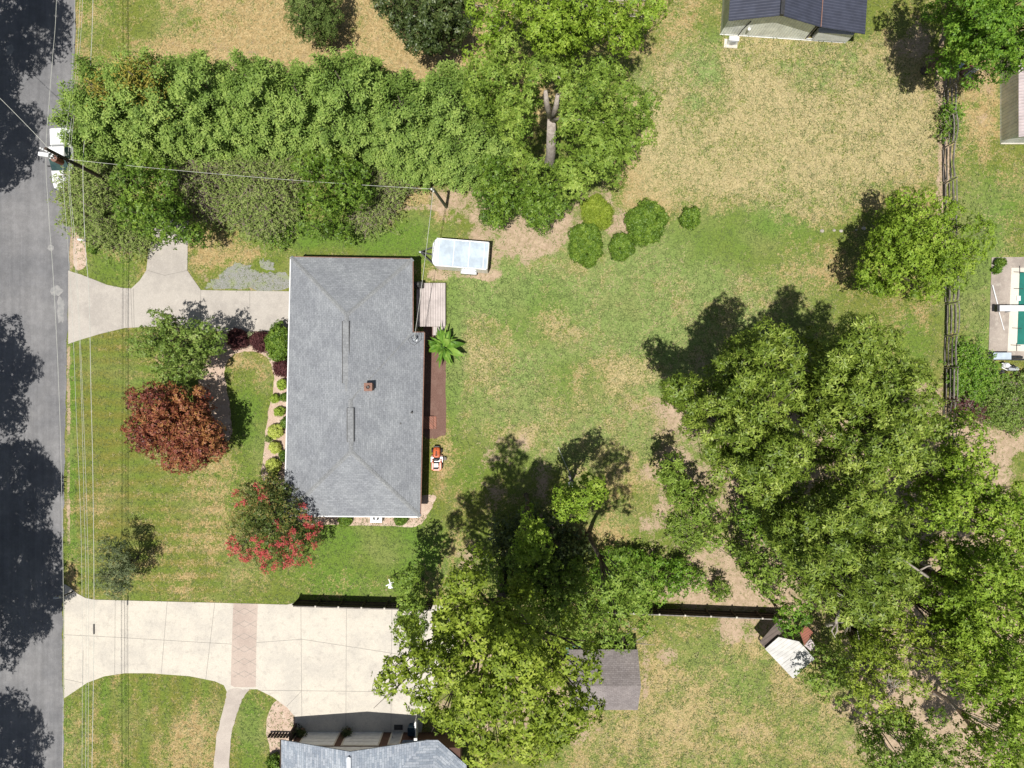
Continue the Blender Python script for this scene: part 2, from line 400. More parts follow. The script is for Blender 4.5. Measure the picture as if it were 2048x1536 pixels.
def tree(name, label, cat, outline, htop, hedge, lobe, leafm, dens=9, k=5, L=.34, Wd=.15, group=None, base=None, rtrunk=.3,
         bark='bark', hole=None, seed=1, smooth=3, lower=True, spread=.28, gap=1.0, flat=.95, clear=None, nl=46, lean=None, und=None, tonef=None, fork=None, skirt=False, edge_in=.62):
    rng = np.random.default_rng(seed)
    poly = smooth_poly(outline, smooth) if smooth else outline
    A = np.array(poly); lo, hi = A.min(0), A.max(0)
    hm = (htop + hedge) / 2; pxm = S * (1 - hm / H)            # metres per pixel at crown height
    lp = lobe / pxm
    cand = rng.uniform(lo, hi, (9000, 2)); ok = inpoly(cand, poly) & (edged(cand, poly) > lp * edge_in)
    for hp in (hole or []): ok &= ~(inpoly(cand, hp) | (edged(cand, hp) < lp * .5))
    cand = cand[ok]; pts = []
    sp = lp * 1.2 * gap
    for c in cand:
        if all((c[0] - p[0]) ** 2 + (c[1] - p[1]) ** 2 > sp * sp for p in pts): pts.append(c)
    P = np.array(pts); d = edged(P, poly) / max((hi - lo).min() / 2, 1); d = np.clip(d * 1.15, 0, 1)
    h = hedge + (htop - hedge) * np.sqrt(1 - (1 - d) ** 2) + rng.normal(0, .5 * lobe + .12, len(P))
    sc_ = 9.0 / lp; u_ = np.sin(P[:, 0] * sc_ * .15 + seed) * np.cos(P[:, 1] * sc_ * .13 + seed * 2) + .6 * np.sin((P[:, 0] + P[:, 1] * .7) * sc_ * .09 + seed)
    U_ = und if und is not None else (1.9 if htop > 12 else 1.1 if htop > 6 else .6)
    h += U_ * min(1, lobe) * u_; kq = (u_ > -.95) | (htop < 6); P, h = P[kq], h[kq]
    h = np.minimum(h, htop + lobe * .5)
    C = np.array([tuple(W(p[0], p[1], hh)) for p, hh in zip(P, h)])
    R = lobe * rng.uniform(.7, 1.2, len(C))
    C[:, 2] -= R * .5
    if base is None: c0 = C.mean(0); bpt = Vector((c0[0], c0[1], 0))
    else: bpt = W(*base)
    root = thing(name, label, cat, bpt, group)
    T, Nn, idx = lobe_tips(C, R, dens, rng, flat=flat)
    lt = rng.normal(0, .09, len(C))
    tone = .50 + lt[idx] + rng.normal(0, .09, len(T)) + .08 * (Nn[:, 2] - .6)  # last term paints shade into the leaf colour: lobe sides darker than tops
    if tonef is not None: tone = tonef(T, tone, idx, rng)
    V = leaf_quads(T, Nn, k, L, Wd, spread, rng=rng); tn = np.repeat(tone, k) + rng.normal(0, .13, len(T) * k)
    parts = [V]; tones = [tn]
    if lower:
        # fuller, more open inner and lower foliage on the same limbs
        m = len(C); sel = rng.permutation(np.repeat(np.arange(m), 2))[:int(m * 1.0)]
        cc = C[sel].copy(); c0 = C.mean(0)
        f = rng.uniform(.72, .98, len(cc))[:, None]; cc[:, :2] = c0[:2] + (cc[:, :2] - c0[:2]) * f
        cc[:, 2] -= rng.uniform(lobe * 1.9, max(lobe * 2.2, (hedge) * .6), len(cc)); cc[:, 2] = np.maximum(cc[:, 2], .8 if skirt else 2.0 if hedge > 3 else .6)
        T2, N2, i2 = lobe_tips(cc, lobe * rng.uniform(.8, 1.2, len(cc)), dens * .5, rng, zmin=-.6)
        parts.append(leaf_quads(T2, N2, max(k - 1, 3), L * 1.15, Wd * 1.2, spread, rng=rng))
        tones.append(np.repeat(np.clip(.42 + rng.normal(0, .1, len(T2)), 0, 1), max(k - 1, 3)))
    V = np.concatenate(parts); tn = np.concatenate(tones)
    if hole:
        q = V.reshape(-1, 4, 3)[:, 0]; kk = 1 / (S * (1 - q[:, 2] / H)); Q = np.stack([1024 + q[:, 0] * kk, 768 - q[:, 1] * kk], 1); kp = np.ones(len(Q), bool)
        for hp in hole: kp &= ~inpoly(Q, hp)
        V = V.reshape(-1, 4, 3)[kp].reshape(-1, 3); tn = tn[kp]
    if clear:      # an opening towards the sun, where the trunk stands in full light
        q = V.reshape(-1, 4, 3)[:, 0]; kp = np.ones(len(q), bool); sv = -np.array(tuple(SUNV))
        for px_, py_, hh_, rr_ in clear:
            o_ = np.array(tuple(W(px_, py_, hh_))); w_ = q - o_; t_ = w_ @ sv; dd = np.linalg.norm(w_ - t_[:, None] * sv, axis=1); kp &= ~((t_ > -.3) & (dd < rr_))
        V = V.reshape(-1, 4, 3)[kp].reshape(-1, 3); tn = tn[kp]
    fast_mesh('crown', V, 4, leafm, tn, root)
    mb = MB(); limbs(mb, bpt, C, R, rtrunk, fork or max(hedge * .55, .5), rng, nmax=min(len(C), nl), lean=W(*lean) if lean else None)
    if lean:
        for q_ in ((1091, 183, 15.0), (1115, 190, 14.5)):
            mb.tube([W(lean[0], lean[1], lean[2] - .6), W(lean[0], lean[1], lean[2]).lerp(W(*q_), .55) + Vector(((q_[0] - lean[0]) * .008, 0, 0)), W(*q_)], [rtrunk * .62, rtrunk * .45, rtrunk * .3], 9)
    mb.build('trunk', bark, root, smooth=True)
    return root, C, R
def conifer(name, label, gx, gy, Rm, Hm, leafm='leaf_hedge', seed=1, group=None, tonef=None, lob=.95, p=1.25, golden=None):
    rng = np.random.default_rng(seed); b = W(gx, gy)
    root = thing(name, label, 'tree', b, group)
    n = int(62 * Rm * Hm * .125); z = Hm * (1 - np.sqrt(rng.uniform(0, 1, n))) * .98 + .35
    prof = Rm * np.clip(1 - (z / Hm) ** p, .02, 1) ** .8
    a = rng.uniform(0, 2 * math.pi, n)
    wob = 1 + .13 * np.sin(a * 3 + seed) + .12 * np.sin(a * 7 + z * 1.3) + .08 * np.sin(a * 4 - z * 2.6 + seed)
    r = prof * wob * rng.uniform(.82, 1.04, n)
    C = np.stack([b.x + r * np.cos(a), b.y + r * np.sin(a), z], 1)
    out = np.stack([np.cos(a), np.sin(a), np.full(n, .55)], 1); out = unit(out)
    # each lobe is a feathery spray that grows outwards and up
    m = 80; idx = np.repeat(np.arange(n), m)
    t = rng.uniform(0, 1, n * m) ** .7
    T = C[idx] + out[idx] * (t * lob * 1.5)[:, None] + rng.normal(0, 1, (n * m, 3)) * (lob * .36 * (1.1 - t * .7))[:, None]
    V = leaf_quads(T, unit(out[idx] * .6 + np.array([0, 0, .7])), 2, .24, .10, .3, droop=0, rng=rng)
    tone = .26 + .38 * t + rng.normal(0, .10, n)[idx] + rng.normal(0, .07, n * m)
    if tonef is not None: tone = tonef(T, tone, idx, rng)
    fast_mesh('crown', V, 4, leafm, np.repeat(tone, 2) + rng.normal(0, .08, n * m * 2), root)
    if golden is not None:
        gc = np.array(tuple(W(*golden))); near = C[np.argsort(np.linalg.norm(C - gc, axis=1))[:20]]; T = np.repeat(near, 30, 0) + rng.normal(0, .42, (600, 3)) + [0, 0, .25]
        fast_mesh('golden_foliage', leaf_quads(T, np.tile([0, 0, 1.], (600, 1)), 2, .26, .11, .7, rng=rng), 4, 'leaf_hedge_gold', rng.uniform(.1, .9, 1200), root)
    mb = MB(); mb.tube([b - Vector((0, 0, .1)), b + Vector((.05, 0, Hm * .5)), b + Vector((0, 0, Hm * .95))], [.2, .13, .03], 7)
    for i in range(0, n, max(n // 40, 1)):
        mb.tube([(b.x, b.y, max(z[i] - .6, .2)), C[i]], [.045, .015], 4)
    mb.build('trunk', 'bark', root, smooth=True)
    return root
def shrub(name, label, px, py, rpx, h, leafm, seed=1, group=None, L=.13, Wd=.06, dens=55, ry=None, k=4, cat='shrub', lob=.28, rough=.2, tonef=None, stem='twig', wob=.15):
    """round shrub seen at photo position px,py (its widest part)"""
    rng = np.random.default_rng(seed); hm = h * .5; c = W(px, py, hm); r = rpx * .9 * S * (1 - hm / H); ryy = (ry or rpx) * .9 * S * (1 - hm / H)
    b = Vector((c.x, c.y, 0)); root = thing(name, label, cat, b, group)
    n = max(int(26 * (r * ryy) / (lob * lob) * .3), 14)
    z = rng.uniform(-.55, 1, n); a = rng.uniform(0, 6.283, n); s = np.sqrt(1 - z * z) * (1 + wob * (.5 * np.sin(2 * a + seed) + .5 * np.sin(5 * a + seed * 2) + rng.normal(0, .5, n)))
    C = np.stack([c.x + s * np.cos(a) * (r - lob * .5), c.y + s * np.sin(a) * (ryy - lob * .5), hm + z * (h * .5 - lob * .3)], 1)
    C = np.maximum(C, [-1e9, -1e9, .12])
    Rr = lob * rng.uniform(.75, 1.25, n)
    T, Nn, idx = lobe_tips(C, Rr, dens, rng, zmin=-.3, rough=rough)
    T[:, 2] = np.maximum(T[:, 2], .03)
    tone = .48 + rng.normal(0, .12, n)[idx] + rng.normal(0, .10, len(T)) + .15 * (Nn[:, 2] - .6)  # upward leaves toned lighter, painting light on top and shade on the sides
    if tonef is not None: tone = tonef(T, tone, idx, rng)
    V = leaf_quads(T, Nn, k, L, Wd, .5, rng=rng)
    fast_mesh('crown', V, 4, leafm, np.repeat(tone, k) + rng.normal(0, .1, len(T) * k), root)
    mb = MB()
    for i in range(min(n, 14)):
        mb.tube([b + Vector((rng.normal(0, .04), rng.normal(0, .04), -.03)), b.lerp(Vector(C[i]), .5) + Vector((0, 0, .05)), C[i]], [.03, .02, .008], 4)
    mb.build('stem', stem, root)
    return root
def scrub(name, label, outline, h, seed, leafm='leaf_scrub', group=None, ntwig=420, leaves=2600, smooth=3, L=.16, Wd=.09, cat='shrub', clump=1.0):
    """tangle of bare arching twigs with sparse small leaves"""
    rng = np.random.default_rng(seed); poly = smooth_poly(outline, smooth); A = np.array(poly); lo, hi = A.min(0), A.max(0)
    c = A.mean(0); b = W(c[0], c[1], h * .5); b.z = 0
    root = thing(name, label, cat, b, group)
    cand = rng.uniform(lo, hi, (9000, 2)); cand = cand[inpoly(cand, poly)]
    ed = np.clip(edged(cand, poly) / ((hi - lo).min() / 2), 0, 1)
    mb = MB(); nb = 7
    bases = [Vector((*(np.array(W(*(c + (cand[i] - c) * .55), 0))[:2]), 0)) for i in range(nb)]
    tips = []
    for i in range(min(ntwig, len(cand) - nb)):
        q = cand[i + nb]; hh = h * (.45 + .55 * ed[i + nb]) * rng.uniform(.6, 1.0)
        e = W(q[0], q[1], hh); s = min(bases, key=lambda t: (t - Vector((e.x, e.y, 0))).length + rng.uniform(0, 1.5))
        m = s.lerp(e, .5) + Vector((rng.normal(0, .3), rng.normal(0, .3), hh * .28))
        if i % 2 == 0: mb.tube([s, m, e], [.045, .028, .012], 4, cap=False)
        for _ in range(3):
            f = e + Vector((rng.normal(0, .45), rng.normal(0, .45), rng.normal(.05, .25)))
            mb.tube([m.lerp(e, rng.uniform(.3, .9)), f], [.02, .010], 3, cap=False); tips.append(f)
        tips.append(e)
    mb.build('branches', 'twig', root)
    tp = np.array([tuple(t) for t in tips]); tp[:, 2] = np.maximum(tp[:, 2], .1)
    T = tp[rng.integers(0, len(tp), leaves)] + rng.normal(0, .16 * clump, (leaves, 3)); T[:, 2] = np.maximum(T[:, 2], .05)
    V = leaf_quads(T, unit(rng.normal(0, .5, (leaves, 3)) + [0, 0, 1]), 3, L, Wd, .3, rng=rng)
    fast_mesh('crown', V, 4, leafm, np.repeat(.5 + rng.normal(0, .17, leaves), 3), root)
    return root
# ------------------------------------------------------------------ the ground: one sheet, with painted kinds of cover (dry, lush, bare)
def fbm(X, Y, scale, seed, octv=4):
    r = np.random.default_rng(seed); out = np.zeros_like(X); amp = 1; tot = 0
    for o in range(octv):
        g = r.uniform(0, 1, (64, 64)); u = (X / scale) % 64; v = (Y / scale) % 64
        i = np.floor(u).astype(int) % 64; j = np.floor(v).astype(int) % 64; fu = u - np.floor(u); fv = v - np.floor(v)
        fu = fu * fu * (3 - 2 * fu); fv = fv * fv * (3 - 2 * fv); i1 = (i + 1) % 64; j1 = (j + 1) % 64
        out += amp * ((g[i, j] * (1 - fu) + g[i1, j] * fu) * (1 - fv) + (g[i, j1] * (1 - fu) + g[i1, j1] * fu) * fv)
        tot += amp; amp *= .55; scale *= .5
    return out / tot
DRY, LUSH, DIRT, STRAW = 0, 1, 2, 3
BL = [  # cx, cy, rx, ry, channel, value, softness (photo pixels on the ground)
 # north west field: orange dry
 (560, 60, 430, 140, DRY, .84, .35), (560, 60, 430, 140, DIRT, .16, .35), (210, 60, 60, 150, DRY, .42, .5), (300, 30, 60, 50, DRY, .35, .5), (190, 20, 40, 60, LUSH, .7, .6), (700, 120, 260, 45, DRY, .95, .5), (700, 110, 240, 60, DIRT, .25, .7), (700, 20, 60, 90, DRY, .72, .6),
 (640, 200, 420, 110, DIRT, .4, .5), (640, 200, 420, 110, DRY, .9, .5),
 # straw field on the right
 (1560, 250, 330, 185, STRAW, 1, .22), (1560, 250, 330, 185, DRY, .78, .22), (1400, 330, 170, 110, DRY, .82, .4), (1420, 90, 60, 130, DRY, .35, .5), (1390, 200, 40, 90, DRY, .45, .7), (1345, 60, 60, 110, DRY, .60, .5), (1390, 60, 50, 90, LUSH, .45, .6),
 (1650, 300, 170, 110, DRY, .8, .5), (1700, 130, 150, 50, DRY, .66, .6), (1560, 110, 120, 40, DRY, .66, .6), (1860, 200, 25, 140, DIRT, .3, .7), (1885, 300, 14, 260, DIRT, .75, .4), (1810, 90, 50, 60, DIRT, .5, .6), (1600, 405, 290, 24, DRY, .72, .6), (1700, 465, 110, 14, DIRT, .35, .6), (1300, 100, 40, 140, DRY, .6, .6), (1240, 100, 50, 100, DRY, .5, .6),
 # right neighbour strip
 (1985, 350, 70, 260, DRY, .42, .4), (1990, 400, 70, 70, LUSH, .7, .6), (1950, 200, 40, 90, DRY, .8, .5), (1950, 180, 40, 60, DIRT, .5, .6), (1960, 600, 50, 150, LUSH, .7, .5), (1960, 600, 50, 150, DRY, .22, .5),
 # bare ground round the holly trees
 (1060, 460, 120, 55, DIRT, .8, .35), (920, 400, 60, 45, DIRT, .75, .4), (1205, 380, 34, 70, DIRT, .55, .5), (1235, 450, 30, 34, DIRT, .8, .5), (870, 400, 60, 40, DRY, .8, .5), (975, 480, 40, 24, DIRT, .7, .5), (1130, 430, 60, 60, DIRT, .7, .5), (1190, 500, 70, 40, DIRT, .35, .7),
 (985, 520, 30, 30, DIRT, .45, .6), (950, 548, 60, 14, DIRT, .75, .5), (875, 552, 24, 12, DIRT, .7, .5), (850, 415, 50, 7, DIRT, .9, .5),
 # mid lawn
 (1230, 680, 380, 250, STRAW, .85, .3), (1050, 630, 80, 60, STRAW, .3, .6), (1150, 775, 60, 60, STRAW, .25, .6), (1500, 480, 130, 60, STRAW, .15, .5), (1330, 690, 60, 50, LUSH, .8, .7), (1200, 600, 60, 40, LUSH, .75, .7), (1000, 560, 80, 60, STRAW, .8, .5), (1960, 560, 60, 180, STRAW, .4, .5),
 (1180, 680, 330, 240, DRY, .34, .5), (1060, 620, 90, 60, LUSH, .95, .6), (1060, 620, 90, 60, DRY, .12, .6), (1150, 770, 60, 60, LUSH, .85, .6), (1150, 770, 50, 60, DRY, .1, .6), (960, 640, 60, 40, DRY, .5, .6), (1010, 560, 50, 40, LUSH, .8, .6), (1100, 640, 50, 40, DRY, .45, .7),
 (1290, 700, 60, 60, DRY, .3, .7), (1500, 480, 130, 60, LUSH, 1, .5), (1500, 480, 130, 60, DRY, .08, .5), (1400, 500, 80, 60, LUSH, .8, .7), (1660, 560, 110, 90, DRY, .45, .5), (1760, 640, 80, 80, DRY, .5, .5), (1580, 520, 60, 60, LUSH, .6, .6), (1820, 700, 50, 90, LUSH, .75, .5), (1820, 700, 40, 60, DRY, .25, .5), (1850, 620, 20, 40, DRY, .7, .6),
 (1210, 800, 160, 90, DRY, .46, .6), (1290, 830, 90, 60, DIRT, .28, .7), (1270, 900, 90, 120, DRY, .55, .5), (1290, 960, 60, 110, DIRT, .34, .6), (1030, 830, 60, 60, DRY, .45, .6), (1050, 870, 60, 30, DRY, .62, .6), (960, 760, 60, 90, DRY, .5, .6), (985, 700, 40, 60, DRY, .58, .6), (1360, 800, 40, 80, DIRT, .5, .6), (1240, 740, 70, 30, DRY, .7, .7),
 (905, 700, 18, 220, LUSH, .9, .6), (905, 740, 14, 200, DRY, .05, .6), (890, 900, 22, 60, DRY, .7, .6), (920, 950, 40, 60, LUSH, .6, .6),
 # shady bare ground under the woods
 (1450, 900, 160, 200, DIRT, .6, .5), (1620, 1000, 200, 200, DIRT, .7, .5), (1850, 1100, 220, 350, DIRT, .75, .4), (1380, 1100, 140, 110, DIRT, .55, .6), (1340, 1040, 60, 50, LUSH, .5, .6), (1460, 1180, 130, 40, DIRT, .9, .5), (2000, 860, 60, 60, DIRT, .7, .5), (1050, 960, 140, 120, DIRT, .45, .6), (1050, 1100, 130, 120, DIRT, .4, .6),
 (1220, 1030, 50, 40, LUSH, .8, .6), (1200, 1070, 60, 30, DRY, .7, .6),
 # south of the house
 (750, 1110, 250, 90, LUSH, .85, .4), (750, 1110, 250, 90, DRY, .14, .4), (760, 1085, 120, 40, DRY, .03, .6), (640, 1170, 130, 30, DRY, .4, .6), (900, 1120, 50, 60, DRY, .55, .6), (935, 1140, 25, 50, DIRT, .6, .6), (780, 1190, 30, 20, DIRT, .5, .6), (610, 1140, 60, 50, DRY, .35, .6), (880, 1150, 60, 40, LUSH, .9, .6),
 # front lawn
 (200, 900, 60, 280, LUSH, .25, .5), (200, 900, 60, 300, DRY, .15, .5), (300, 1040, 130, 120, DRY, .33, .5), (400, 1090, 130, 110, DRY, .46, .6), (400, 1150, 130, 40, DRY, .42, .6), (470, 930, 60, 50, DRY, .68, .6), (340, 980, 60, 60, DRY, .4, .6), (144, 930, 8, 320, LUSH, 1, .5), (260, 1000, 60, 80, DRY, .28, .6), (137, 900, 5, 300, DIRT, .6, .5), (143, 1150, 14, 40, DRY, .7, .6), (440, 1060, 60, 60, DRY, .55, .6),
 (498, 745, 44, 40, DRY, .74, .6), (495, 850, 34, 70, LUSH, 1, .6), (495, 860, 40, 90, DRY, .05, .6), (480, 960, 50, 40, LUSH, .8, .6),
 (300, 880, 90, 90, DIRT, .3, .5), (330, 720, 60, 60, DIRT, .3, .6),
 (230, 540, 60, 50, LUSH, .7, .5), (230, 540, 60, 40, DRY, .16, .5), (230, 500, 30, 24, DRY, .6, .6), (450, 510, 60, 40, DRY, .75, .5), (440, 450, 60, 30, LUSH, .8, .6), (480, 560, 90, 24, DIRT, .45, .5), (540, 545, 60, 30, LUSH, .5, .6), (700, 480, 150, 30, LUSH, .95, .5), (700, 480, 150, 30, DRY, .12, .5), (540, 480, 60, 30, LUSH, .7, .6), (830, 470, 50, 60, LUSH, .9, .6), (830, 470, 40, 60, DRY, .1, .6), (500, 400, 330, 70, DIRT, .35, .5), (520, 470, 60, 20, DRY, .5, .6),
 (170, 470, 40, 25, LUSH, .5, .5), (143, 480, 8, 70, DIRT, .8, .5), (150, 60, 6, 120, DRY, .5, .6), (150, 60, 8, 160, LUSH, .4, .6),
 # south front lawns
 (280, 1450, 150, 110, LUSH, .45, .4), (280, 1450, 150, 110, DRY, .25, .4), (370, 1480, 60, 70, DRY, .6, .6), (215, 1500, 40, 50, DRY, .48, .6), (140, 1470, 18, 90, LUSH, .8, .5), (500, 1470, 30, 90, LUSH, .85, .4), (500, 1470, 30, 60, DRY, .15, .4), (525, 1400, 18, 18, DRY, .3, .6),
 # south east yard
 (1450, 1420, 330, 170, DRY, .6, .3), (1450, 1420, 330, 170, STRAW, .4, .3), (1420, 1280, 120, 60, DRY, .38, .6), (1410, 1290, 60, 80, LUSH, .55, .6), (1330, 1310, 34, 26, DIRT, .8, .6), (1350, 1345, 16, 20, DIRT, .7, .6), (1340, 1370, 50, 24, LUSH, .5, .6), (1500, 1250, 80, 40, DIRT, .75, .5), (1490, 1300, 60, 60, DRY, .6, .6), (1500, 1330, 30, 30, DIRT, .5, .6), (1290, 1500, 200, 70, DRY, .60, .6), (1450, 1430, 260, 130, DIRT, .16, .6), (1180, 1450, 60, 60, DIRT, .35, .6), (1500, 1480, 160, 60, DIRT, .2, .7), (1290, 1330, 8, 80, DIRT, .5, .6), (1560, 1400, 60, 40, LUSH, .3, .6), (1000, 1350, 220, 130, DIRT, .6, .4),
 (1900, 1400, 200, 180, DIRT, .9, .4),
]
ins_x = np.arange(-46.5, 46.51, .16); ins_y = np.arange(-35, 35.01, .16)
outer = np.array([60, 80, 120, 200, 400, 900.])
gx = np.concatenate([-outer[::-1], ins_x, outer]); gy = np.concatenate([-outer[::-1], ins_y, outer])
GX, GY = np.meshgrid(gx, gy)
PX = GX / S + 1024; PY = 768 - GY / S
wx = (fbm(PX + 5000, PY + 5000, 70, 1) - .5) * 60 + (fbm(PX + 5000, PY + 5000, 14, 2) - .5) * 22
wy = (fbm(PX + 5000, PY + 5000, 70, 3) - .5) * 60 + (fbm(PX + 5000, PY + 5000, 14, 4) - .5) * 22
att = [np.full(GX.shape, .34), np.full(GX.shape, .4), np.zeros(GX.shape), np.zeros(GX.shape)]
for cx, cy, rx, ry, ch, val, soft in BL:
    wsc = min(1, min(rx, ry) / 45)
    d = np.sqrt(((PX + wx * wsc - cx) / rx) ** 2 + ((PY + wy * wsc - cy) / ry) ** 2)
    w = np.clip((1 + soft - d) / (2 * soft), 0, 1); w = w * w * (3 - 2 * w)
    att[ch] = att[ch] * (1 - w) + val * w
big = fbm(PX + 5000, PY + 5000, 120, 9, 5); mid_ = fbm(PX + 5000, PY + 5000, 34, 19, 4); fin_ = fbm(PX + 5000, PY + 5000, 11, 29, 2)
att[DRY] = np.clip(att[DRY] + (big - .5) * .45 + (mid_ - .5) * .55 + (fin_ - .5) * .35, 0, 1); att[LUSH] = np.clip(att[LUSH] + (fbm(PX + 5000, PY + 5000, 90, 11, 4) - .5) * .8, 0, 1); att[DIRT] = np.clip(att[DIRT] + (att[DIRT] > .04) * (mid_ - .5) * .8, 0, 1)
mk = lambda x0, x1, y0, y1: np.clip((PX - x0) / 8, 0, 1) * np.clip((x1 - PX) / 8, 0, 1) * np.clip((PY - y0) / 8, 0, 1) * np.clip((y1 - PY) / 8, 0, 1)
st1 = mk(140, 450, 660, 1195) * np.sin((PY + wy * .15) * 2 * math.pi / 27); st2 = mk(135, 450, 1350, 1540) * np.sin((PX + wx * .1) * 2 * math.pi / 40)
att[LUSH] = np.clip(att[LUSH] + .22 * st1 + .22 * st2, 0, 1); att[DRY] = np.clip(att[DRY] - .09 * st1 - .08 * st2, 0, 1)      # mowing lines
far = np.clip(np.maximum(np.abs(GX) - 46.0, np.abs(GY) - 34.5) / .5, 0, 1)
for i_, v_ in enumerate((.38, .4, 0., 0.)): att[i_] = att[i_] * (1 - far) + v_ * far
def att_at(ch, X, Y):
    i = np.clip(((Y + 35) / .16).astype(int), 0, len(ins_y) - 1) + 6; j = np.clip(((X + 46.5) / .16).astype(int), 0, len(ins_x) - 1) + 6
    return att[ch][i, j]
m, t, p = nt_of('ground')
a = t.nodes.new('ShaderNodeAttribute'); a.attribute_name = 'cover'
sp = t.nodes.new('ShaderNodeSeparateColor'); t.links.new(a.outputs['Color'], sp.inputs[0])
dry, lush, dirt, straw = sp.outputs[0], sp.outputs[1], sp.outputs[2], a.outputs['Alpha']
n_f = noise(t, 7.5, 6, .72, dist=.6); n_m = noise(t, 2.2, 5, .65, dist=.8); n_s = noise(t, 2.7, 3, .6, dist=1.6); n_l = noise(t, .22, 4, .6); n_v = noise(t, 28, 3, .7)
g = mix(t, (.185, .182, .042), (.130, .218, .036), lush)
g = mix(t, g, (.225, .300, .098), mth(t, 'MULTIPLY', straw, mr(t, dry, .65, .35)))
g = mix(t, g, (.25, .26, .10), mth(t, 'MULTIPLY', mr(t, n_l, .45, .7), .55))
g = mix(t, g, mix(t, (.68, .7, .65), (1.30, 1.28, 1.25), mr(t, n_f, .34, .66)), .95, 'MULTIPLY')
tan = mix(t, (.53, .39, .21), (.38, .27, .13), mr(t, n_m, .4, .65))
tan = mix(t, tan, (.52, .43, .24), straw)
tan = mix(t, tan, mix(t, (.62, .6, .55), (1.22, 1.2, 1.18), mr(t, n_f, .35, .65)), .9, 'MULTIPLY')
tan = mix(t, tan, (.17, .15, .05), mth(t, 'MULTIPLY', mth(t, 'MULTIPLY', mr(t, n_s, .54, .66), straw), .75))
# dry flecks: more of them where the cover is dry; clumpy in the straw field
fleck = mth(t, 'ADD', mth(t, 'MULTIPLY', n_f, .55), mth(t, 'MULTIPLY', n_m, .45))
fl2 = mth(t, 'ADD', mth(t, 'MULTIPLY', n_f, .4), mth(t, 'MULTIPLY', n_s, .6))
straw2 = mr(t, straw, .5, 1); fm = t.nodes.new('ShaderNodeMix'); fm.data_type = 'FLOAT'
t.links.new(straw, fm.inputs[0]); t.links.new(fleck, fm.inputs[2]); t.links.new(fl2, fm.inputs[3])
thr = mth(t, 'SUBTRACT', .70, mth(t, 'MULTIPLY', dry, .345))
msk = mr(t, fm.outputs[0], mth(t, 'SUBTRACT', thr, .075), mth(t, 'ADD', thr, .075))
c = mix(t, g, tan, mth(t, 'MULTIPLY', msk, .88))
soil = mix(t, (.56, .41, .30), (.40, .29, .20), mr(t, n_m, .35, .65))
soil = mix(t, soil, (.66, .57, .47), mth(t, 'MULTIPLY', mr(t, n_v, .5, .75), .6))
soil = mix(t, soil, (.20, .13, .09), mth(t, 'MULTIPLY', mr(t, n_f, .55, .70), .7)); soil = mix(t, soil, (.20, .20, .07), mth(t, 'MULTIPLY', mr(t, n_s, .52, .62), .5))
dm = mr(t, mth(t, 'ADD', mth(t, 'MULTIPLY', n_m, .5), mth(t, 'MULTIPLY', n_f, .5)), mth(t, 'SUBTRACT', .74, mth(t, 'MULTIPLY', dirt, .55)), mth(t, 'SUBTRACT', .86, mth(t, 'MULTIPLY', dirt, .55)))
c = mix(t, c, soil, mth(t, 'MULTIPLY', dm, .92))
t.links.new(c, p.inputs['Base Color']); p.inputs['Roughness'].default_value = .95; p.inputs['Specular IOR Level'].default_value = .1
bump(t, p, mth(t, 'ADD', n_f, mth(t, 'MULTIPLY', n_v, .4)), .65, .09)
verts = np.stack([GX.ravel(), GY.ravel(), np.zeros(GX.size)], 1)
ny, nx = GX.shape; I = np.arange(ny * nx).reshape(ny, nx)
quads = np.stack([I[:-1, :-1], I[:-1, 1:], I[1:, 1:], I[1:, :-1]], -1).reshape(-1, 4)
me = bpy.data.meshes.new('ground'); me.vertices.add(len(verts)); me.vertices.foreach_set('co', verts.astype(np.float32).ravel())
me.loops.add(quads.size); me.loops.foreach_set('vertex_index', quads.astype(np.int32).ravel())
me.polygons.add(len(quads)); me.polygons.foreach_set('loop_start', np.arange(0, quads.size, 4, dtype=np.int32))
try: me.polygons.foreach_set('loop_total', np.full(len(quads), 4, dtype=np.int32))
except Exception: pass
ca = me.attributes.new('cover', 'FLOAT_COLOR', 'POINT'); ca.data.foreach_set('color', np.stack([x.ravel() for x in att], 1).astype(np.float32).ravel())
me.materials.append(m); me.update(calc_edges=True)
ground = bpy.data.objects.new('ground', me); COL.objects.link(ground); tag(ground, 'broad lawn and dry field of green and straw coloured grass', 'ground', kind='structure')

# ------------------------------------------------------------------ road, drives, beds
m, t, p = nt_of('asphalt')
n1 = noise(t, .25, 5, .6); n2 = noise(t, 22, 4, .8); n3 = noise(t, 1.4, 5, .7)
co = t.nodes.new('ShaderNodeTexCoord'); mp = t.nodes.new('ShaderNodeMapping'); mp.inputs['Scale'].default_value = (2.2, .05, 1); t.links.new(co.outputs['Object'], mp.inputs[0])
n4 = noise(t, 1.0, 4, .6, vec=mp.outputs[0])
c = mix(t, (.165, .165, .172), (.215, .212, .215), mr(t, n1, .35, .65))
c = mix(t, c, mix(t, (.93, .93, .93), (1.07, 1.07, 1.07), mr(t, n4, .35, .65)), 1, 'MULTIPLY')
c = mix(t, c, mix(t, (.82, .82, .84), (1.2, 1.19, 1.17), mr(t, n2, .3, .7)), 1, 'MULTIPLY')
c = mix(t, c, mix(t, (.93, .93, .93), (1.1, 1.1, 1.1), mr(t, n3, .4, .65)), 1, 'MULTIPLY')
t.links.new(c, p.inputs['Base Color']); p.inputs['Roughness'].default_value = .9; p.inputs['Specular IOR Level'].default_value = .2
bump(t, p, n2, .25, .01)
simple('asphalt_patch', (.33, .32, .31), (.24, .24, .24), 3, .9)
rp = [(160, -9000), (154, -700), (153, -60), (152, 0), (149, 120), (146, 250), (142, 400), (138, 560), (134, 700), (130, 880), (127, 1050), (125, 1180), (125, 1300), (127, 1420), (128, 1560), (130, 2200), (134, 9000)]
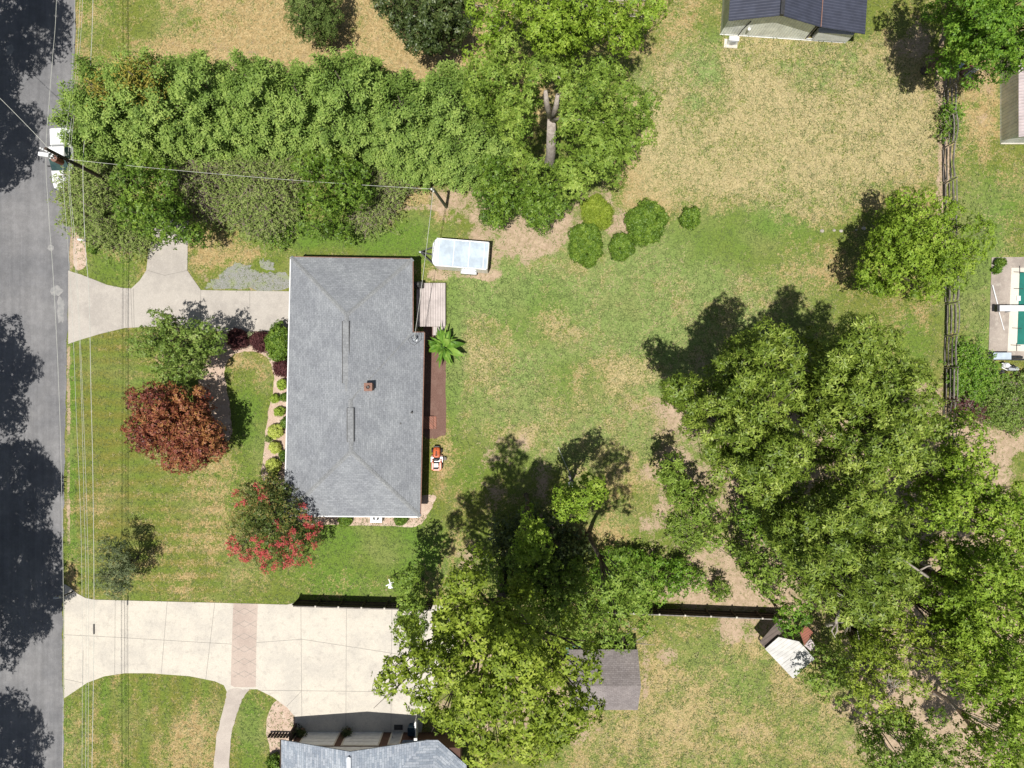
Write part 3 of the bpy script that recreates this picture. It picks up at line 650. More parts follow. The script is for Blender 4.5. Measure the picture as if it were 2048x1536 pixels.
jr = [(x + (random.uniform(-1.2, 1.2) if -10 < y < 1540 else 0), y) for x, y in rp]
dense = []
for (x0, y0), (x1, y1) in zip(rp[:-1], rp[1:]):
    k = max(int((y1 - y0) / 14), 1)
    dense += [(x0 + (x1 - x0) * i / k + random.uniform(-1.6, 1.6), y0 + (y1 - y0) * i / k) for i in range(k)]
dense.append(rp[-1])
mb = MB(); mb.prism(gp(dense + [(-16, 9000), (-16, -9000)]), -.05, .016)
tag(mb.build('road', 'asphalt'), 'grey asphalt road with patched edge', 'road', kind='structure')
mb = MB()
for cx, cy, rx, ry in ((112, 582, 15, 11), (122, 620, 8, 30), (102, 496, 7, 7), (20, 100, 9, 12)):
    mb.prism(gp([(cx + rx * math.cos(a) * random.uniform(.65, 1.15), cy + ry * math.sin(a) * random.uniform(.65, 1.15)) for a in np.linspace(0, 6.28, 18)[:-1]]), .0165, .020)
tag(mb.build('road_patch', 'asphalt_patch'), kind='structure')

def line(mb, pts, w, z0, z1, mi=0):
    for a, b in zip(pts[:-1], pts[1:]):
        A = W(*a); B = W(*b); d = (B - A).normalized(); n = Vector((-d.y, d.x, 0)) * w / 2
        mb.prism([tuple((A + n)[:2]), tuple((B + n)[:2]), tuple((B - n)[:2]), tuple((A - n)[:2])], z0, z1, mi)
low = [(129, 1168), (140, 1174), (155, 1187), (172, 1196), (190, 1199), (300, 1202), (460, 1206), (575, 1209), (596, 1204), (790, 1207), (862, 1215), (895, 1260), (885, 1350), (850, 1420), (842, 1470), (592, 1470), (590, 1433), (575, 1415), (545, 1393), (515, 1378), (497, 1378), (486, 1392), (476, 1420), (465, 1455), (459, 1500), (457, 1640), (428, 1640), (431, 1500), (440, 1450), (452, 1405), (455, 1385), (448, 1370), (430, 1362), (380, 1352), (300, 1346), (250, 1346), (210, 1352), (175, 1365), (150, 1382), (129, 1396)]
mb = MB(); mb.prism(gp(low), -.08, .045)
J = [[(128, 1269), (230, 1274), (465, 1288)], [(231, 1201), (230, 1348)], [(249, 1201), (249, 1346)], [(335, 1203), (323, 1347)], [(430, 1205), (412, 1358)], [(602, 1206), (604, 1433)], [(693, 1207), (692, 1466)], [(784, 1208), (782, 1466)],
     [(470, 1288), (604, 1278), (784, 1306), (870, 1318)], [(516, 1380), (780, 1383)], [(574, 1412), (602, 1383)], [(167, 1300), (166, 1370)], [(128, 1357), (168, 1366)], [(452, 1405), (483, 1405)], [(447, 1430), (474, 1430)], [(441, 1455), (466, 1455)], [(432, 1496), (460, 1496)]]
for l in J: line(mb, l, .035, .0452, .0485, 1)
pink = [(467, 1206.5), (516, 1208), (513, 1290), (512, 1374), (497, 1374), (470, 1374), (462, 1370), (464, 1290)]
mb.prism(gp(pink), .0452, .050, 2)
for i in range(7):
    y = 1216 + i * 25
    if y < 1360: line(mb, [(466, y), (489, y + 13), (513, y)], .028, .0502, .0525, 1); line(mb, [(466, y + 13), (489, y), (513, y + 13)], .028, .0502, .0525, 1)
tag(mb.build('driveway', ['drive_pale', 'joint', 'drive_pink']), 'pale concrete driveway with a pink stamped band and a curved walk', 'driveway', kind='structure')
up = [(137, 541), (148, 545), (162, 549), (190, 560), (215, 570), (245, 576), (263, 577), (280, 561), (293, 541), (296, 515), (297, 465), (312, 440), (378, 440), (376, 478), (375, 541), (388, 560), (402, 580), (440, 581), (600, 583), (600, 661), (470, 663), (440, 663), (330, 652), (250, 656), (200, 668), (160, 680), (137, 688)]
mb = MB(); mb.prism(gp(up), -.08, .045)
for l in ([(262, 577), (265, 655)], [(296, 541), (330, 551), (375, 541)], [(402, 580), (401, 661)], [(500, 581), (500, 662)], [(267, 577), (269, 655)]): line(mb, l, .04, .0452, .048, 1)
tag(mb.build('driveway', ['drive_old', 'joint']), 'grey concrete driveway leading to the hipped house with a side spur', 'driveway', kind='structure')
# planting beds: mulch sheets with soft uneven edges
def mulch(name, c1, c2, c3):
    m, t, p = nt_of(name)
    a = noise(t, 14, 5, .75); b = noise(t, 1.1, 4); 
    c = mix(t, c1, c2, mr(t, a, .38, .62)); c = mix(t, c, c3, mth(t, 'MULTIPLY', mr(t, b, .45, .7), .6))
    t.links.new(c, p.inputs['Base Color']); p.inputs['Roughness'].default_value = .95; bump(t, p, a, .6, .05)
mulch('mulch_pale', (.60, .46, .36), (.40, .28, .21), (.66, .54, .44))
mulch('mulch_brown', (.21, .12, .095), (.13, .07, .055), (.24, .15, .12))
mulch('gravel', (.36, .34, .36), (.17, .19, .12), (.26, .31, .10))
def bed(name, pts, mat, label, z=.008):
    jt = 4.5 if 'gravel' in name else 1.2
    q = [(x + random.uniform(-jt, jt), y + random.uniform(-jt, jt)) for x, y in smooth_poly(pts, 5)]
    mb = MB(); mb.prism(gp(q), -.03, z); tag(mb.build(name, mat), label, 'ground', kind='structure')
bed('mulch_bed', [(447, 664), (530, 664), (600, 664), (610, 800), (605, 960), (527, 962), (527, 920), (529, 880), (533, 850), (538, 815), (546, 785), (547, 750), (536, 718), (515, 704), (490, 703), (470, 708), (455, 722), (449, 742), (452, 768), (458, 800), (461, 830), (464, 866), (452, 882), (425, 850), (400, 800), (400, 750), (425, 700)], 'mulch_pale', 'pale mulch bed curling round the lawn loop before the house')
bed('mulch_bed', [(600, 1020), (720, 1015), (860, 990), (866, 1010), (852, 1035), (840, 1049), (820, 1054), (740, 1051), (640, 1050), (604, 1052)], 'mulch_pale', 'pale mulch strip along the south end of the house', .009)
bed('mulch_bed', [(848, 655), (891, 655), (892, 720), (892, 800), (892, 860), (884, 872), (850, 872), (846, 800)], 'mulch_brown', 'brown mulch strip along the east side of the house', .007)
for gi, gpts in enumerate(([(440, 552), (470, 525), (500, 530), (520, 548), (555, 545), (585, 556), (592, 578), (500, 579), (420, 577), (415, 566)], [(520, 520), (545, 524), (548, 536), (528, 538)])): bed('gravel_strip', gpts, 'gravel', ['weedy grey gravel strip between the upper driveway and the lawn', 'small patch of grey gravel in the lawn beside the strip'][gi], .006 + gi * .001)
bed('mulch_bed', [(590, 1434), (575, 1416), (555, 1400), (538, 1425), (532, 1460), (540, 1500), (545, 1560), (592, 1560)], 'mulch_pale', 'pale mulch bed at the corner of the garage', .010)
bed('dirt_verge', [(152, 455), (166, 468), (172, 500), (172, 530), (152, 540), (146, 510)], 'mulch_pale', 'bare sandy verge by the white mailbox', .011)
bed('path', [(486, 1379), (500, 1378), (487, 1394), (477, 1420), (466, 1455), (460, 1500), (458, 1630), (427, 1630), (430, 1500), (439, 1450), (451, 1405), (455, 1384), (470, 1376)], 'walk_tan', 'curved tan concrete walk leading down from the pale driveway', .0555) 
bed('walkway', [(862, 1215), (900, 1225), (905, 1300), (880, 1320), (865, 1300)], 'drive_pale', 'pale concrete walk under the trees', .013)
# pool surround and pool
mb = MB(); mb.prism(gp([(1983, 515), (2330, 510), (2330, 722), (1976, 720)]), -.08, .05)
mb.prism(gp([(2022, 536), (2300, 532), (2300, 705), (2014, 702)]), .0502, .062, 1)
tag(mb.build('pool_deck', ['pool_concrete', 'pool_coping']), 'stained concrete pool surround with pale coping', 'pavement', kind='structure')

# ------------------------------------------------------------------ grass tufts (real blades, too many to count)
def keep(px, py):
    P = np.stack([px, py], 1); ok = np.ones(len(px), bool)
    for poly in (low, up, dense + [(-200, 2200), (-200, -700)], [(575, 520), (860, 520), (860, 1030), (575, 1030)], [(1976, 512), (2330, 505), (2330, 725), (1972, 722)], [(845, 655), (893, 655), (893, 873), (845, 873)],
                 [(447, 664), (600, 664), (605, 960), (527, 962), (533, 850), (547, 760), (515, 704), (470, 706), (449, 742), (460, 830), (464, 866), (425, 850), (400, 770)]): ok &= ~inpoly(P, poly)
    return ok
def tufts(name, label, n, Lb, Wb, seed, sel):
    r = np.random.default_rng(seed); X = r.uniform(-45, 45, n); Y = r.uniform(-34, 34, n)
    d = att_at(DRY, X, Y); l = att_at(LUSH, X, Y); s = att_at(STRAW, X, Y); q = att_at(DIRT, X, Y)
    ok = keep(X / S + 1024, 768 - Y / S) & (r.uniform(0, 1, n) > q * 1.1) & sel(s, r.uniform(0, 1, n))
    X, Y, d, l, s = X[ok], Y[ok], d[ok], l[ok], s[ok]; N = len(X)
    T = np.stack([X, Y, np.full(N, .005)], 1)
    V = leaf_quads(T, np.tile([0, 0, 1.], (N, 1)), 3, Lb, Wb, .45, .05, rng=r)
    dryb = r.uniform(0, 1, N) < np.clip((d - .14) * 1.15, 0, .92)
    tone = np.where(dryb, r.uniform(.62, 1, N), .08 + .35 * (1 - l) * r.uniform(.5, 1, N) + r.uniform(0, .12, N))
    o = fast_mesh(name, V, 4, 'blade', np.repeat(tone, 3)); tag(o, label, 'grass', kind='stuff')
tufts('grass_tufts', 'short blades of green and yellow lawn grass', 100000, .16, .045, 5, lambda s, u: u > s)
tufts('straw_tufts', 'bleached clumps of dry straw grass in the field', 120000, .26, .06, 6, lambda s, u: u < s)
# ------------------------------------------------------------------ the hipped house
def roof_from(name, parent, pts, faces, mat, thick=.14, fascia='white_paint'):
    """roof surface with UVs by slope; pts dict of world points"""
    mb = MB(); keys = list(pts); vs = [pts[k] for k in keys]
    mb.add(vs, [tuple(keys.index(k) for k in f) for f in faces])
    o = mb.build(name, mat, parent); me = o.data
    bm = bmesh.new(); bm.from_mesh(me); bmesh.ops.recalc_face_normals(bm, faces=bm.faces)
    for f in bm.faces:
        if f.normal.z < 0: f.normal_flip()
    bm.to_mesh(me); bm.free(); roof_uv(o); return o
def caps(mb, a, b, w=.26, t=.035, step=.3, off=.02):
    a = Vector(a); b = Vector(b); d = b - a; n = max(int(d.length / step), 1); u = d.normalized(); s = u.cross(Vector((0, 0, 1))).normalized()
    for i in range(n):
        p = a + d * ((i + .5) / n); q = p + Vector((0, 0, off)); l = d.length / n * .55
        A = [q - u * l - s * w / 2 - Vector((0, 0, .05)), q - u * l + Vector((0, 0, t)), q - u * l + s * w / 2 - Vector((0, 0, .05)), q + u * l - s * w / 2 - Vector((0, 0, .05)), q + u * l + Vector((0, 0, t * .5)), q + u * l + s * w / 2 - Vector((0, 0, .05))]
        mb.add(A, [(0, 3, 4, 1), (1, 4, 5, 2), (0, 1, 2), (5, 4, 3)])
E_H = 2.8
hp = {'A': W(582, 514, E_H), 'B': W(825, 518, E_H), 'C': W(825, 665, E_H), 'D': W(848, 665, E_H), 'E': W(840, 1033, E_H), 'F': W(570, 1031, E_H),
      'R1': W(693, 630, 4.6), 'R2': W(694, 782, 4.6), 'R3': W(701, 800, 4.85), 'R4': W(702, 903, 4.85)}
house = thing('house', 'long single storey house with a grey shingled hip roof and a brick chimney', 'house', W(718, 770))
roof = roof_from('roof', house, hp, [('A', 'R1', 'R2', 'R3', 'R4', 'F'), ('A', 'B', 'R1'), ('B', 'C', 'R3', 'R2', 'R1'), ('C', 'D', 'E', 'R4', 'R3'), ('E', 'F', 'R4')], 'shingle_grey')
eave = [hp[k] for k in 'ABCDEF']
cc = W(715, 775)
inset = []
n = len(eave)
for i in range(n):      # walls stand half a metre inside the eaves
    a, b, c2 = eave[i - 1], eave[i], eave[(i + 1) % n]
    d1 = (b - a).normalized(); d2 = (c2 - b).normalized(); n1 = Vector((d1.y, -d1.x, 0)); n2 = Vector((d2.y, -d2.x, 0))
    inset.append((b.x + (n1.x + n2.x) * .45, b.y + (n1.y + n2.y) * .45))
mb = MB(); mb.prism(inset, 0, E_H - .16); mb.build('wall', 'brick_red', house)
mb = MB(); ring = [(v.x, v.y) for v in eave]; mb.prism(ring, E_H - .155, E_H - .14); mb.build('soffit', 'soffit', house)
mb = MB()
for i in range(n):
    a, b = eave[i], eave[(i + 1) % n]; d = (b - a).normalized(); nn = Vector((-d.y, d.x, 0)) * .035
    a2 = a - d * (-.0) + nn; b2 = b + nn
    mb = MB(); (mb.bar((a2.x, a2.y, E_H - .075), (b2.x, b2.y, E_H - .075), .12, .12) if i in (4, 5) else mb.bar((a2.x, a2.y, E_H - .10), (b2.x, b2.y, E_H - .10), .07, .07)); mb.build('gutter', 'white_paint' if i in (4, 5) else 'terracotta', house)
for a, b in (('A', 'R1'), ('B', 'R1'), ('E', 'R4'), ('F', 'R4'), ('R1', 'R2'), ('R3', 'R4'), ('C', 'R3')):
    mb = MB(); caps(mb, hp[a], hp[b], .34 if b != 'R3' or a != 'C' else .3); o = mb.build('ridge_cap' if a != 'C' else 'valley_shingles', 'ridge_cap', roof); roof_uv(o)
for (x0, y0, x1, y1, hz) in ((692, 642, 691.5, 766, 4.66), (701.5, 816, 700.5, 884, 4.91)):
    mb = MB(); a = W(x0, y0, hz); b = W(x1, y1, hz)
    mb.box(((a.x + b.x) / 2, (a.y + b.y) / 2, hz), (.46, abs(a.y - b.y), .07)); v = mb.build('ridge_vent', 'ridge_cap', roof); roof_uv(v)
    for sx in (-.27, .27):
        mb = MB(); mb.box(((a.x + b.x) / 2 + sx, (a.y + b.y) / 2, hz - .005), (.06, abs(a.y - b.y), .07)); mb.build('vent_slot', 'dark_metal', roof)
ch = W(739, 774, 4.6)
mb = MB(); mb.box((ch.x, ch.y, 4.35), (.56, .56, 1.5)); chim = mb.build('chimney', 'brick_red', roof)
mb = MB(); mb.box((ch.x, ch.y, 5.14), (.66, .66, .09)); mb.build('chimney_cap', 'terracotta', roof, bevel=.02)
mb = MB(); mb.tube([(ch.x, ch.y, 5.15), (ch.x, ch.y, 5.33)], [.15, .13], 14, 0, cap=False); mb.cyl((ch.x, ch.y, 5.19), .1, .02, 14); mb.build('flue', 'dark_metal', roof)
for x, y in ((823, 825), (802, 847)):
    q = W(x, y, 3.2); mb = MB(); mb.cyl((q.x, q.y, 2.9), .06, .62, 10); mb.cyl((q.x, q.y, 2.95 + .12), .13, .04, 12); mb.build('vent_pipe', 'dark_metal', roof)
for (x, y0, y1) in ((868, 838, 854),):
    pass
# windows and a back door in the walls
def window(mb_par, c, w, h, axis, name='window', glass='glass_dark'):
    mb = MB(); sz = (w, .07, h) if axis == 'x' else (.07, w, h); mb.box(c, sz); f = mb.build(name, 'white_paint', mb_par)
    mb = MB(); sg = (w - .12, .085, h - .12) if axis == 'x' else (.085, w - .12, h - .12); mb.box(c, sg); mb.build('pane', glass, f)
wx_w = inset[0][0]; wx_e = inset[4][0]
lx = lambda y, i, j: inset[i][0] + (inset[j][0] - inset[i][0]) * (y - inset[i][1]) / (inset[j][1] - inset[i][1])
for py in (700, 780, 880, 960):
    y = W(0, py).y; window(house, (lx(y, 0, 5), y, 1.5), 1.5, 1.2, 'y')
for py in (720, 790, 900, 970):
    y = W(0, py).y; window(house, (lx(y, 3, 4), y, 1.5), 1.3, 1.2, 'y')
y = W(0, 845).y; mb = MB(); mb.box((lx(y, 3, 4), y, 1.15), (.08, .95, 2.05)); d = mb.build('door', 'white_paint', house); mb = MB(); mb.sphere((lx(y, 3, 4) + .09, y - .35, 1.1), .04, 8); mb.build('handle', 'grey_metal', d)
mb = MB(); q = W(858, 846); mb.box((lx(y, 3, 4) + .58, y, .12), (1.0, 1.1, .24)); mb.box((lx(y, 3, 4) + 1.2, y, .06), (.3, 1.1, .12)); mb.build('door_step', 'brick_red', house)
mb = MB(); y = W(0, 620).y; mb.box((lx(y, 0, 5), y, 1.2), (.09, 4.6, 2.2)); mb.build('garage_door', 'white_paint', house)
# deck behind the house
dk = thing('deck', 'low grey board deck behind the house', 'deck', W(865, 610))
dz = .45; a = W(838, 566, dz); b = W(891, 653, dz); c3 = W(865, 653, dz); c4 = W(889, 671, .25)
mb = MB(); mb.prism([(a.x - .2, a.y), (b.x, a.y), (b.x, b.y), (a.x - .2, b.y)], dz - .12, dz); mb.build('platform', 'deck_boards', dk)
mb = MB(); mb.prism([(c3.x, b.y - .003), (c4.x, b.y - .003), (c4.x, c4.y), (c3.x, c4.y)], .12, .25); mb.build('step', 'deck_boards', dk)
for x in (a.x + .2, (a.x + b.x) / 2, b.x - .15):
    for y in (a.y - .15, (a.y + b.y) / 2, b.y + .15):
        mb = MB(); mb.box((x, y, (dz - .125) / 2), (.1, .1, dz - .125)); mb.build('post', 'weathered_wood', dk)
# covered grill and barrel in the shade of the eave
g = thing('covered_grill', 'dark covered grill in the eave shade at the deck corner', 'grill', W(835, 571, dz))
mb = MB(); q = W(836, 571, dz); mb.box((q.x, q.y, dz + .45), (1.1, .55, .9), 0, 0, .85); mb.build('cover', 'black_plastic', g, bevel=.08)
mb = MB(); mb.box((q.x, q.y, dz + .95), (.75, .4, .2), 0, 0, .7); mb.build('hood', 'black_plastic', g, bevel=.05)
# heat pump and weatherhead
hpump = thing('heat_pump', 'pale grey heat pump on the mulch at the south end of the house', 'heat pump', W(752, 1036))
q = W(752, 1035, .85); mb = MB(); mb.box((q.x, q.y - .02, .42), (1.0, .85, .82)); mb.build('cabinet', 'grey_metal', hpump, bevel=.02)
mb = MB(); mb.cyl((q.x, q.y + .02, .835), .32, .03, 20); mb.build('fan_grille', 'dark_metal', hpump)
mb = MB()
for k in range(3):
    an = k * 2.09 + .4; mb.box((q.x + .15 * math.cos(an), q.y + .02 + .15 * math.sin(an), .872), (.28, .1, .012), an)
mb.build('fan_blade', 'grey_metal', hpump)
wh = thing('service_mast', 'metal power mast with looped wires on the house roof corner', 'mast', W(829, 684, 3.0))
q = W(832, 680, 3.0); mb = MB(); mb.tube([(q.x, q.y, 2.6), (q.x, q.y, 4.0)], .045, 8); mb.cyl((q.x, q.y, 2.98), .12, .05, 12); mb.build('mast', 'grey_metal', wh)
mb = MB(); mb.sphere((q.x, q.y, 4.05), (.09, .13, .09), 8); mb.build('weatherhead', 'grey_metal', wh)
mb = MB(); L0 = Vector((q.x, q.y, 4.02))
loop = [L0, L0 + Vector((-.3, .15, .06)), L0 + Vector((-.5, .0, -.05)), L0 + Vector((-.35, -.3, -.1)), L0 + Vector((.0, -.5, -.1)), L0 + Vector((.3, -.25, 0)), L0 + Vector((.35, .15, .12)), L0 + Vector((.1, .45, .2))]
mb.tube(loop, .018, 5); mb.build('wire_loop', 'wire_dark', wh)

# ------------------------------------------------------------------ garage house at the bottom
gh = thing('garage_house', 'brown brick garage with two white doors under a blue grey shingled roof', 'garage', W(730, 1520))
e = 2.7; yb = 2000
G = {'L0': W(562, 1480, e), 'AP': W(700, 1504, 4.55), 'R0': W(838, 1480.5, 3.0)}
gl = W(562, 1480, e); apx = W(700, 1504, 4.55); gr = Vector((apx.x + (apx.x - gl.x), gl.y, e))
yS = gl.y - 14
# main gable
mb = MB()
roofp = {'a': Vector((gl.x, gl.y, e)), 'b': Vector((gl.x, yS, e)), 'c': Vector((apx.x, yS, 4.55)), 'd': Vector((apx.x, gl.y, 4.55)), 'e2': Vector((gr.x, gl.y, e)), 'f': Vector((gr.x, yS, e))}
r1 = roof_from('roof', gh, roofp, [('a', 'b', 'c', 'd'), ('d', 'c', 'f', 'e2')], 'shingle_blue')
r1.modifiers.new('solid', 'SOLIDIFY').thickness = .12
# side wing with a slope that falls to the east and north
wz = 2.72; w0 = W(832, 1481, 2.95); w1 = W(876, 1480, wz); w2 = W(926, 1530, wz)
wp = {'a': Vector((gr.x - 2.2, gl.y + .02, 2.75)), 'b': Vector((w1.x, gl.y + .02, 2.75)), 'c': Vector((w2.x + .3, w2.y, 2.75)), 'd': Vector((w2.x + .3, yS, 2.75)), 'e': Vector((apx.x + .6, gl.y - 5.5, 4.42)), 'f': Vector((apx.x + .6, yS, 4.42)), 'g': Vector((w1.x - .5, gl.y - 4.5, 4.2))}
r2 = roof_from('roof', gh, wp, [('a', 'b', 'g', 'e'), ('b', 'c', 'g'), ('c', 'd', 'f', 'e', 'g')], 'shingle_blue')
wy = W(0, 1464).y; xl = W(597, 0).x; xr = W(925, 0).x
mb = MB(); mb.box(((xl + xr) / 2, wy - 6.5, e / 2 - .05), (xr - xl, 13, e - .12)); mb.build('wall', 'brick_brown', gh)
mb = MB()
gx0, gx1 = xl, 2 * apx.x - xl
mb.add([(gx0, wy + .004, 2.45), (gx1, wy + .004, 2.45), (gx1, wy + .004, 2.72), (apx.x, wy + .004, 4.4), (gx0, wy + .004, 2.72), (gx0, wy - .1, 2.45), (gx1, wy - .1, 2.45), (gx1, wy - .1, 2.72), (apx.x, wy - .1, 4.4), (gx0, wy - .1, 2.72)],
       [(1, 0, 4, 3, 2), (5, 6, 7, 8, 9), (0, 1, 6, 5), (2, 3, 8, 7), (3, 4, 9, 8), (1, 2, 7, 6), (4, 0, 5, 9)])
mb.build('gable', 'white_paint', gh)
for x0, x1 in ((614, 679), (697, 765)):
    a = W(x0, 0).x; b = W(x1, 0).x; mb = MB()
    mb.box(((a + b) / 2, wy + .01, 2.28), (b - a + .24, .08, .12)); 
    for x in (a - .06, b + .06): mb.box((x, wy + .01, 1.12), (.12, .08, 2.2))
    mb.build('door_frame', 'cream', gh)
    mb = MB()
    for k in range(4): mb.box(((a + b) / 2, wy + .02, .3 + k * .55), (b - a - .01, .05, .52))
    mb.build('garage_door', 'white_paint', gh, bevel=.015)
a = W(786, 0).x; b = W(805, 0).x; mb = MB(); mb.box(((a + b) / 2, wy + .01, 2.12), (b - a + .2, .08, .14)); mb.box((a - .05, wy + .01, 1.04), (.12, .08, 2.05)); mb.box((b + .05, wy + .01, 1.04), (.12, .08, 2.05)); mb.build('door_frame', 'cream', gh)
mb = MB(); mb.box(((a + b) / 2, wy + .015, 1.03), (b - a - .02, .05, 2.0)); d = mb.build('door', 'grey_metal', gh); mb = MB(); mb.sphere((a + .12, wy + .08, 1.0), .04, 8); mb.build('handle', 'dark_metal', d)
mb = MB(); q1 = W(596, 1430); q2 = W(600, 1464); mb.box((xl - .2, wy + .35, .9), (.12, .9, 1.8)); mb.build('side_trim', 'fence_wood_dark', gh)
mb = MB(); q = W(697, 1516, 4.75); q2 = W(697, 1560, 4.75)
for dx in (-.13, .13): mb.bar((q.x + dx, q.y, 4.72), (q.x + dx, q.y - 3, 4.72), .04, .04)
mb.cyl((q.x, q.y, 4.62), .07, .12, 10); mb.box((q.x, q.y - 1.5, 4.66), (.2, 3, .04)); mb.build('ridge_vent', 'grey_metal', gh)
mb = MB(); mb.bar((gl.x - .03, gl.y, e - .05), (gl.x - .03, yS, e - .05), .12, .1); mb.build('gutter', 'fence_wood_dark', gh)
mb = MB(); q = W(831, 1481, 2.9); mb.box((q.x, q.y + .08, 2.85), (.26, .18, .12)); mb.build('flood_light', 'white_paint', gh)
# wall lamps, shrubs in pots by the garage, mat, bin
for i, (px, lab) in enumerate(((688, 'brown planter between the two garage doors'), (606, 'dark planter at the left garage corner'))):
    pt = thing('planter', lab, 'planter', W(px + (10 if i == 0 else 0), 1460)); q = W(px + (10 if i == 0 else 0), 1459)
    mb = MB(); mb.cyl((q.x, q.y, .05), .2, .42, 14, r2=.27); mb.build('pot', 'terracotta', pt)
    T = q + Vector((0, 0, .7)); tt = np.array([tuple(T)]) + RNG.normal(0, .22, (110, 3)); o = fast_mesh('foliage', leaf_quads(tt, unit(RNG.normal(0, .5, (110, 3)) + [0, 0, .8]), 4, .2, .07), 4, 'leaf_dark', np.repeat(RNG.uniform(.2, .8, 110), 4), pt)
q = W(797, 1454); mb = MB(); mb.box((q.x, q.y, .06), (.75, .45, .025)); tag(mb.build('doormat', 'rug'), 'dark doormat before the side entry door of the garage', 'doormat')
bn = thing('wheelie_bin', 'dark blue wheeled bin standing at the right end of the drive', 'bin', W(826, 1452)); q = W(826, 1452)
mb = MB(); mb.box((q.x, q.y, .5), (.55, .6, .9), 0, 0, 1.12); mb.build('body', 'blue_plastic', bn, bevel=.03); mb = MB(); mb.box((q.x, q.y, 1.0), (.66, .72, .07)); mb.build('lid', 'blue_plastic', bn, bevel=.03)
for dx in (-.25, .25): mb = MB(); mb.tube([(q.x + dx - .03, q.y - .28, .1), (q.x + dx + .03, q.y - .28, .1)], .1, 12); mb.build('wheel', 'rubber', bn)
ac = thing('lattice_screen', 'white slatted screen panel by the bin', 'screen', W(836, 1440))
for k in range(5): mb = MB(); q = W(834 + k * .8, 1432 + k * 7); mb.box((q.x, q.y, .75), (.05, .26, 1.5)); mb.build('slat', 'white_paint', ac)
mb = MB(); q = W(836, 1446); mb.box((q.x, q.y, 1.5), (.08, 1.7, .06)); mb.build('rail', 'white_paint', ac)

# ------------------------------------------------------------------ metal barn, top right
def rot(v, c, a): 
    x, y = v[0] - c[0], v[1] - c[1]; co, si = math.cos(a), math.sin(a); return (c[0] + x * co - y * si, c[1] + x * si + y * co)
ba = math.radians(-3.8); o0 = W(1440.5, 68)                # south west wall corner; local x runs east, y north
def BW(x, y, z=0): r = rot((o0.x + x, o0.y + y), (o0.x, o0.y), ba); return Vector((r[0], r[1], z))
barn = thing('metal_barn', 'pale green metal barn with a dark navy ribbed roof and lean-to', 'barn', W(1530, 40))
wd = 7.3; dp = 12; hw = 3.1; hr = 4.35; we = 11.0
def wall_poly(pts, mat, name='wall', par=barn):
    mb = MB(); mb.add(pts, [tuple(range(len(pts)))]); o = mb.build(name, mat, par); o.modifiers.new('solid', 'SOLIDIFY').thickness = .06; return o
mid = wd / 2
wall_poly([BW(0, 0), BW(wd, 0), BW(wd, 0, hw), BW(mid, 0, hr), BW(0, 0, hw)], 'siding_green_lit')
wall_poly([BW(0, dp), BW(0, .002), BW(0, .002, hw), BW(0, dp, hw)], 'siding_green_west')
wall_poly([BW(wd, .002), BW(wd, dp), BW(wd, dp, hw), BW(wd, .002, hw)], 'siding_green_west')
wall_poly([BW(wd, dp), BW(0, dp), BW(0, dp, hw), BW(mid, dp, hr), BW(wd, dp, hw)], 'siding_green_lit')
rp_ = {'a': BW(-.22, -.5, hw - .02), 'b': BW(mid, -.5, hr + .08), 'c': BW(wd + .05, -.5, hw), 'd': BW(we + .4, -.5, 2.45), 'a2': BW(-.22, dp + .4, hw - .02), 'b2': BW(mid, dp + .4, hr + .08), 'c2': BW(wd + .05, dp + .4, hw), 'd2': BW(we + .4, dp + .4, 2.45)}
r = roof_from('roof', barn, rp_, [('a', 'b', 'b2', 'a2'), ('b', 'c', 'c2', 'b2'), ('c', 'd', 'd2', 'c2')], 'metal_roof_navy'); r.modifiers.new('solid', 'SOLIDIFY').thickness = .05
mb = MB(); mb.bar(rp_['b'] + Vector((0, 0, .03)), rp_['b2'] + Vector((0, 0, .03)), .3, .05); mb.build('ridge_cap', 'dark_metal', r)
mb = MB(); mb.bar(rp_['c'] + Vector((.06, 0, .03)), rp_['c2'] + Vector((.06, 0, .03)), .06, .04); mb.build('flashing', 'terracotta', r)
mb = MB(); c = BW(8.55, -.02, .95)
def bx(mb, x0, x1, y0, y1, z0, z1, mi=0):
    p = [BW(x0, y0)[:2], BW(x1, y0)[:2], BW(x1, y1)[:2], BW(x0, y1)[:2]]; mb.prism([tuple(q) for q in p], z0, z1, mi)
mb = MB(); bx(mb, wd + .1, we - .1, -.05, 0, 0, .28); bx(mb, wd + .6, we - .1, -.12, .3, .28, 1.5); mb.build('lean_to_wall', 'white_paint', barn)
for x in (wd + .2, we - .05):
    for y in (0.1, 4, 8): mb = MB(); bx(mb, x - .06, x + .06, y - .06, y + .06, 0, 2.5); mb.build('post', 'weathered_wood', barn)
mb = MB(); bx(mb, -.05, we - .1, -.09, -.03, 0, .07); mb.build('foundation', 'white_paint', barn)
mb = MB(); q = BW(1.55, -.07, 0); mb.tube([(q.x, q.y, .1), (q.x + .05, q.y, 1.2), (q.x + .3, q.y, 2.4)], .04, 6); mb.build('conduit', 'dark_metal', barn)
mb = MB(); q = BW(2.05, -.1, 1.3); mb.cyl((q.x, q.y - .05, 1.3), .13, .12, 12); mb.build('lamp', 'white_paint', barn)
hv = thing('air_conditioner', 'white air conditioner on a pale pad beside the metal barn', 'air conditioner', W(1460, 88)); q = W(1461, 88)
mb = MB(); mb.box((q.x, q.y, .05), (1.15, .75, .1), ba); mb.build('pad', 'pool_coping', hv)
mb = MB(); mb.box((q.x + .05, q.y + .05, .5), (.85, .38, .8), ba); mb.build('cabinet', 'white_gloss', hv, bevel=.02)
mb = MB(); an = ba; mb.tube([(q.x + .05, q.y - .16, .5), (q.x + .05, q.y - .19, .5)], .26, 16); mb.build('fan_grille', 'grey_metal', hv)

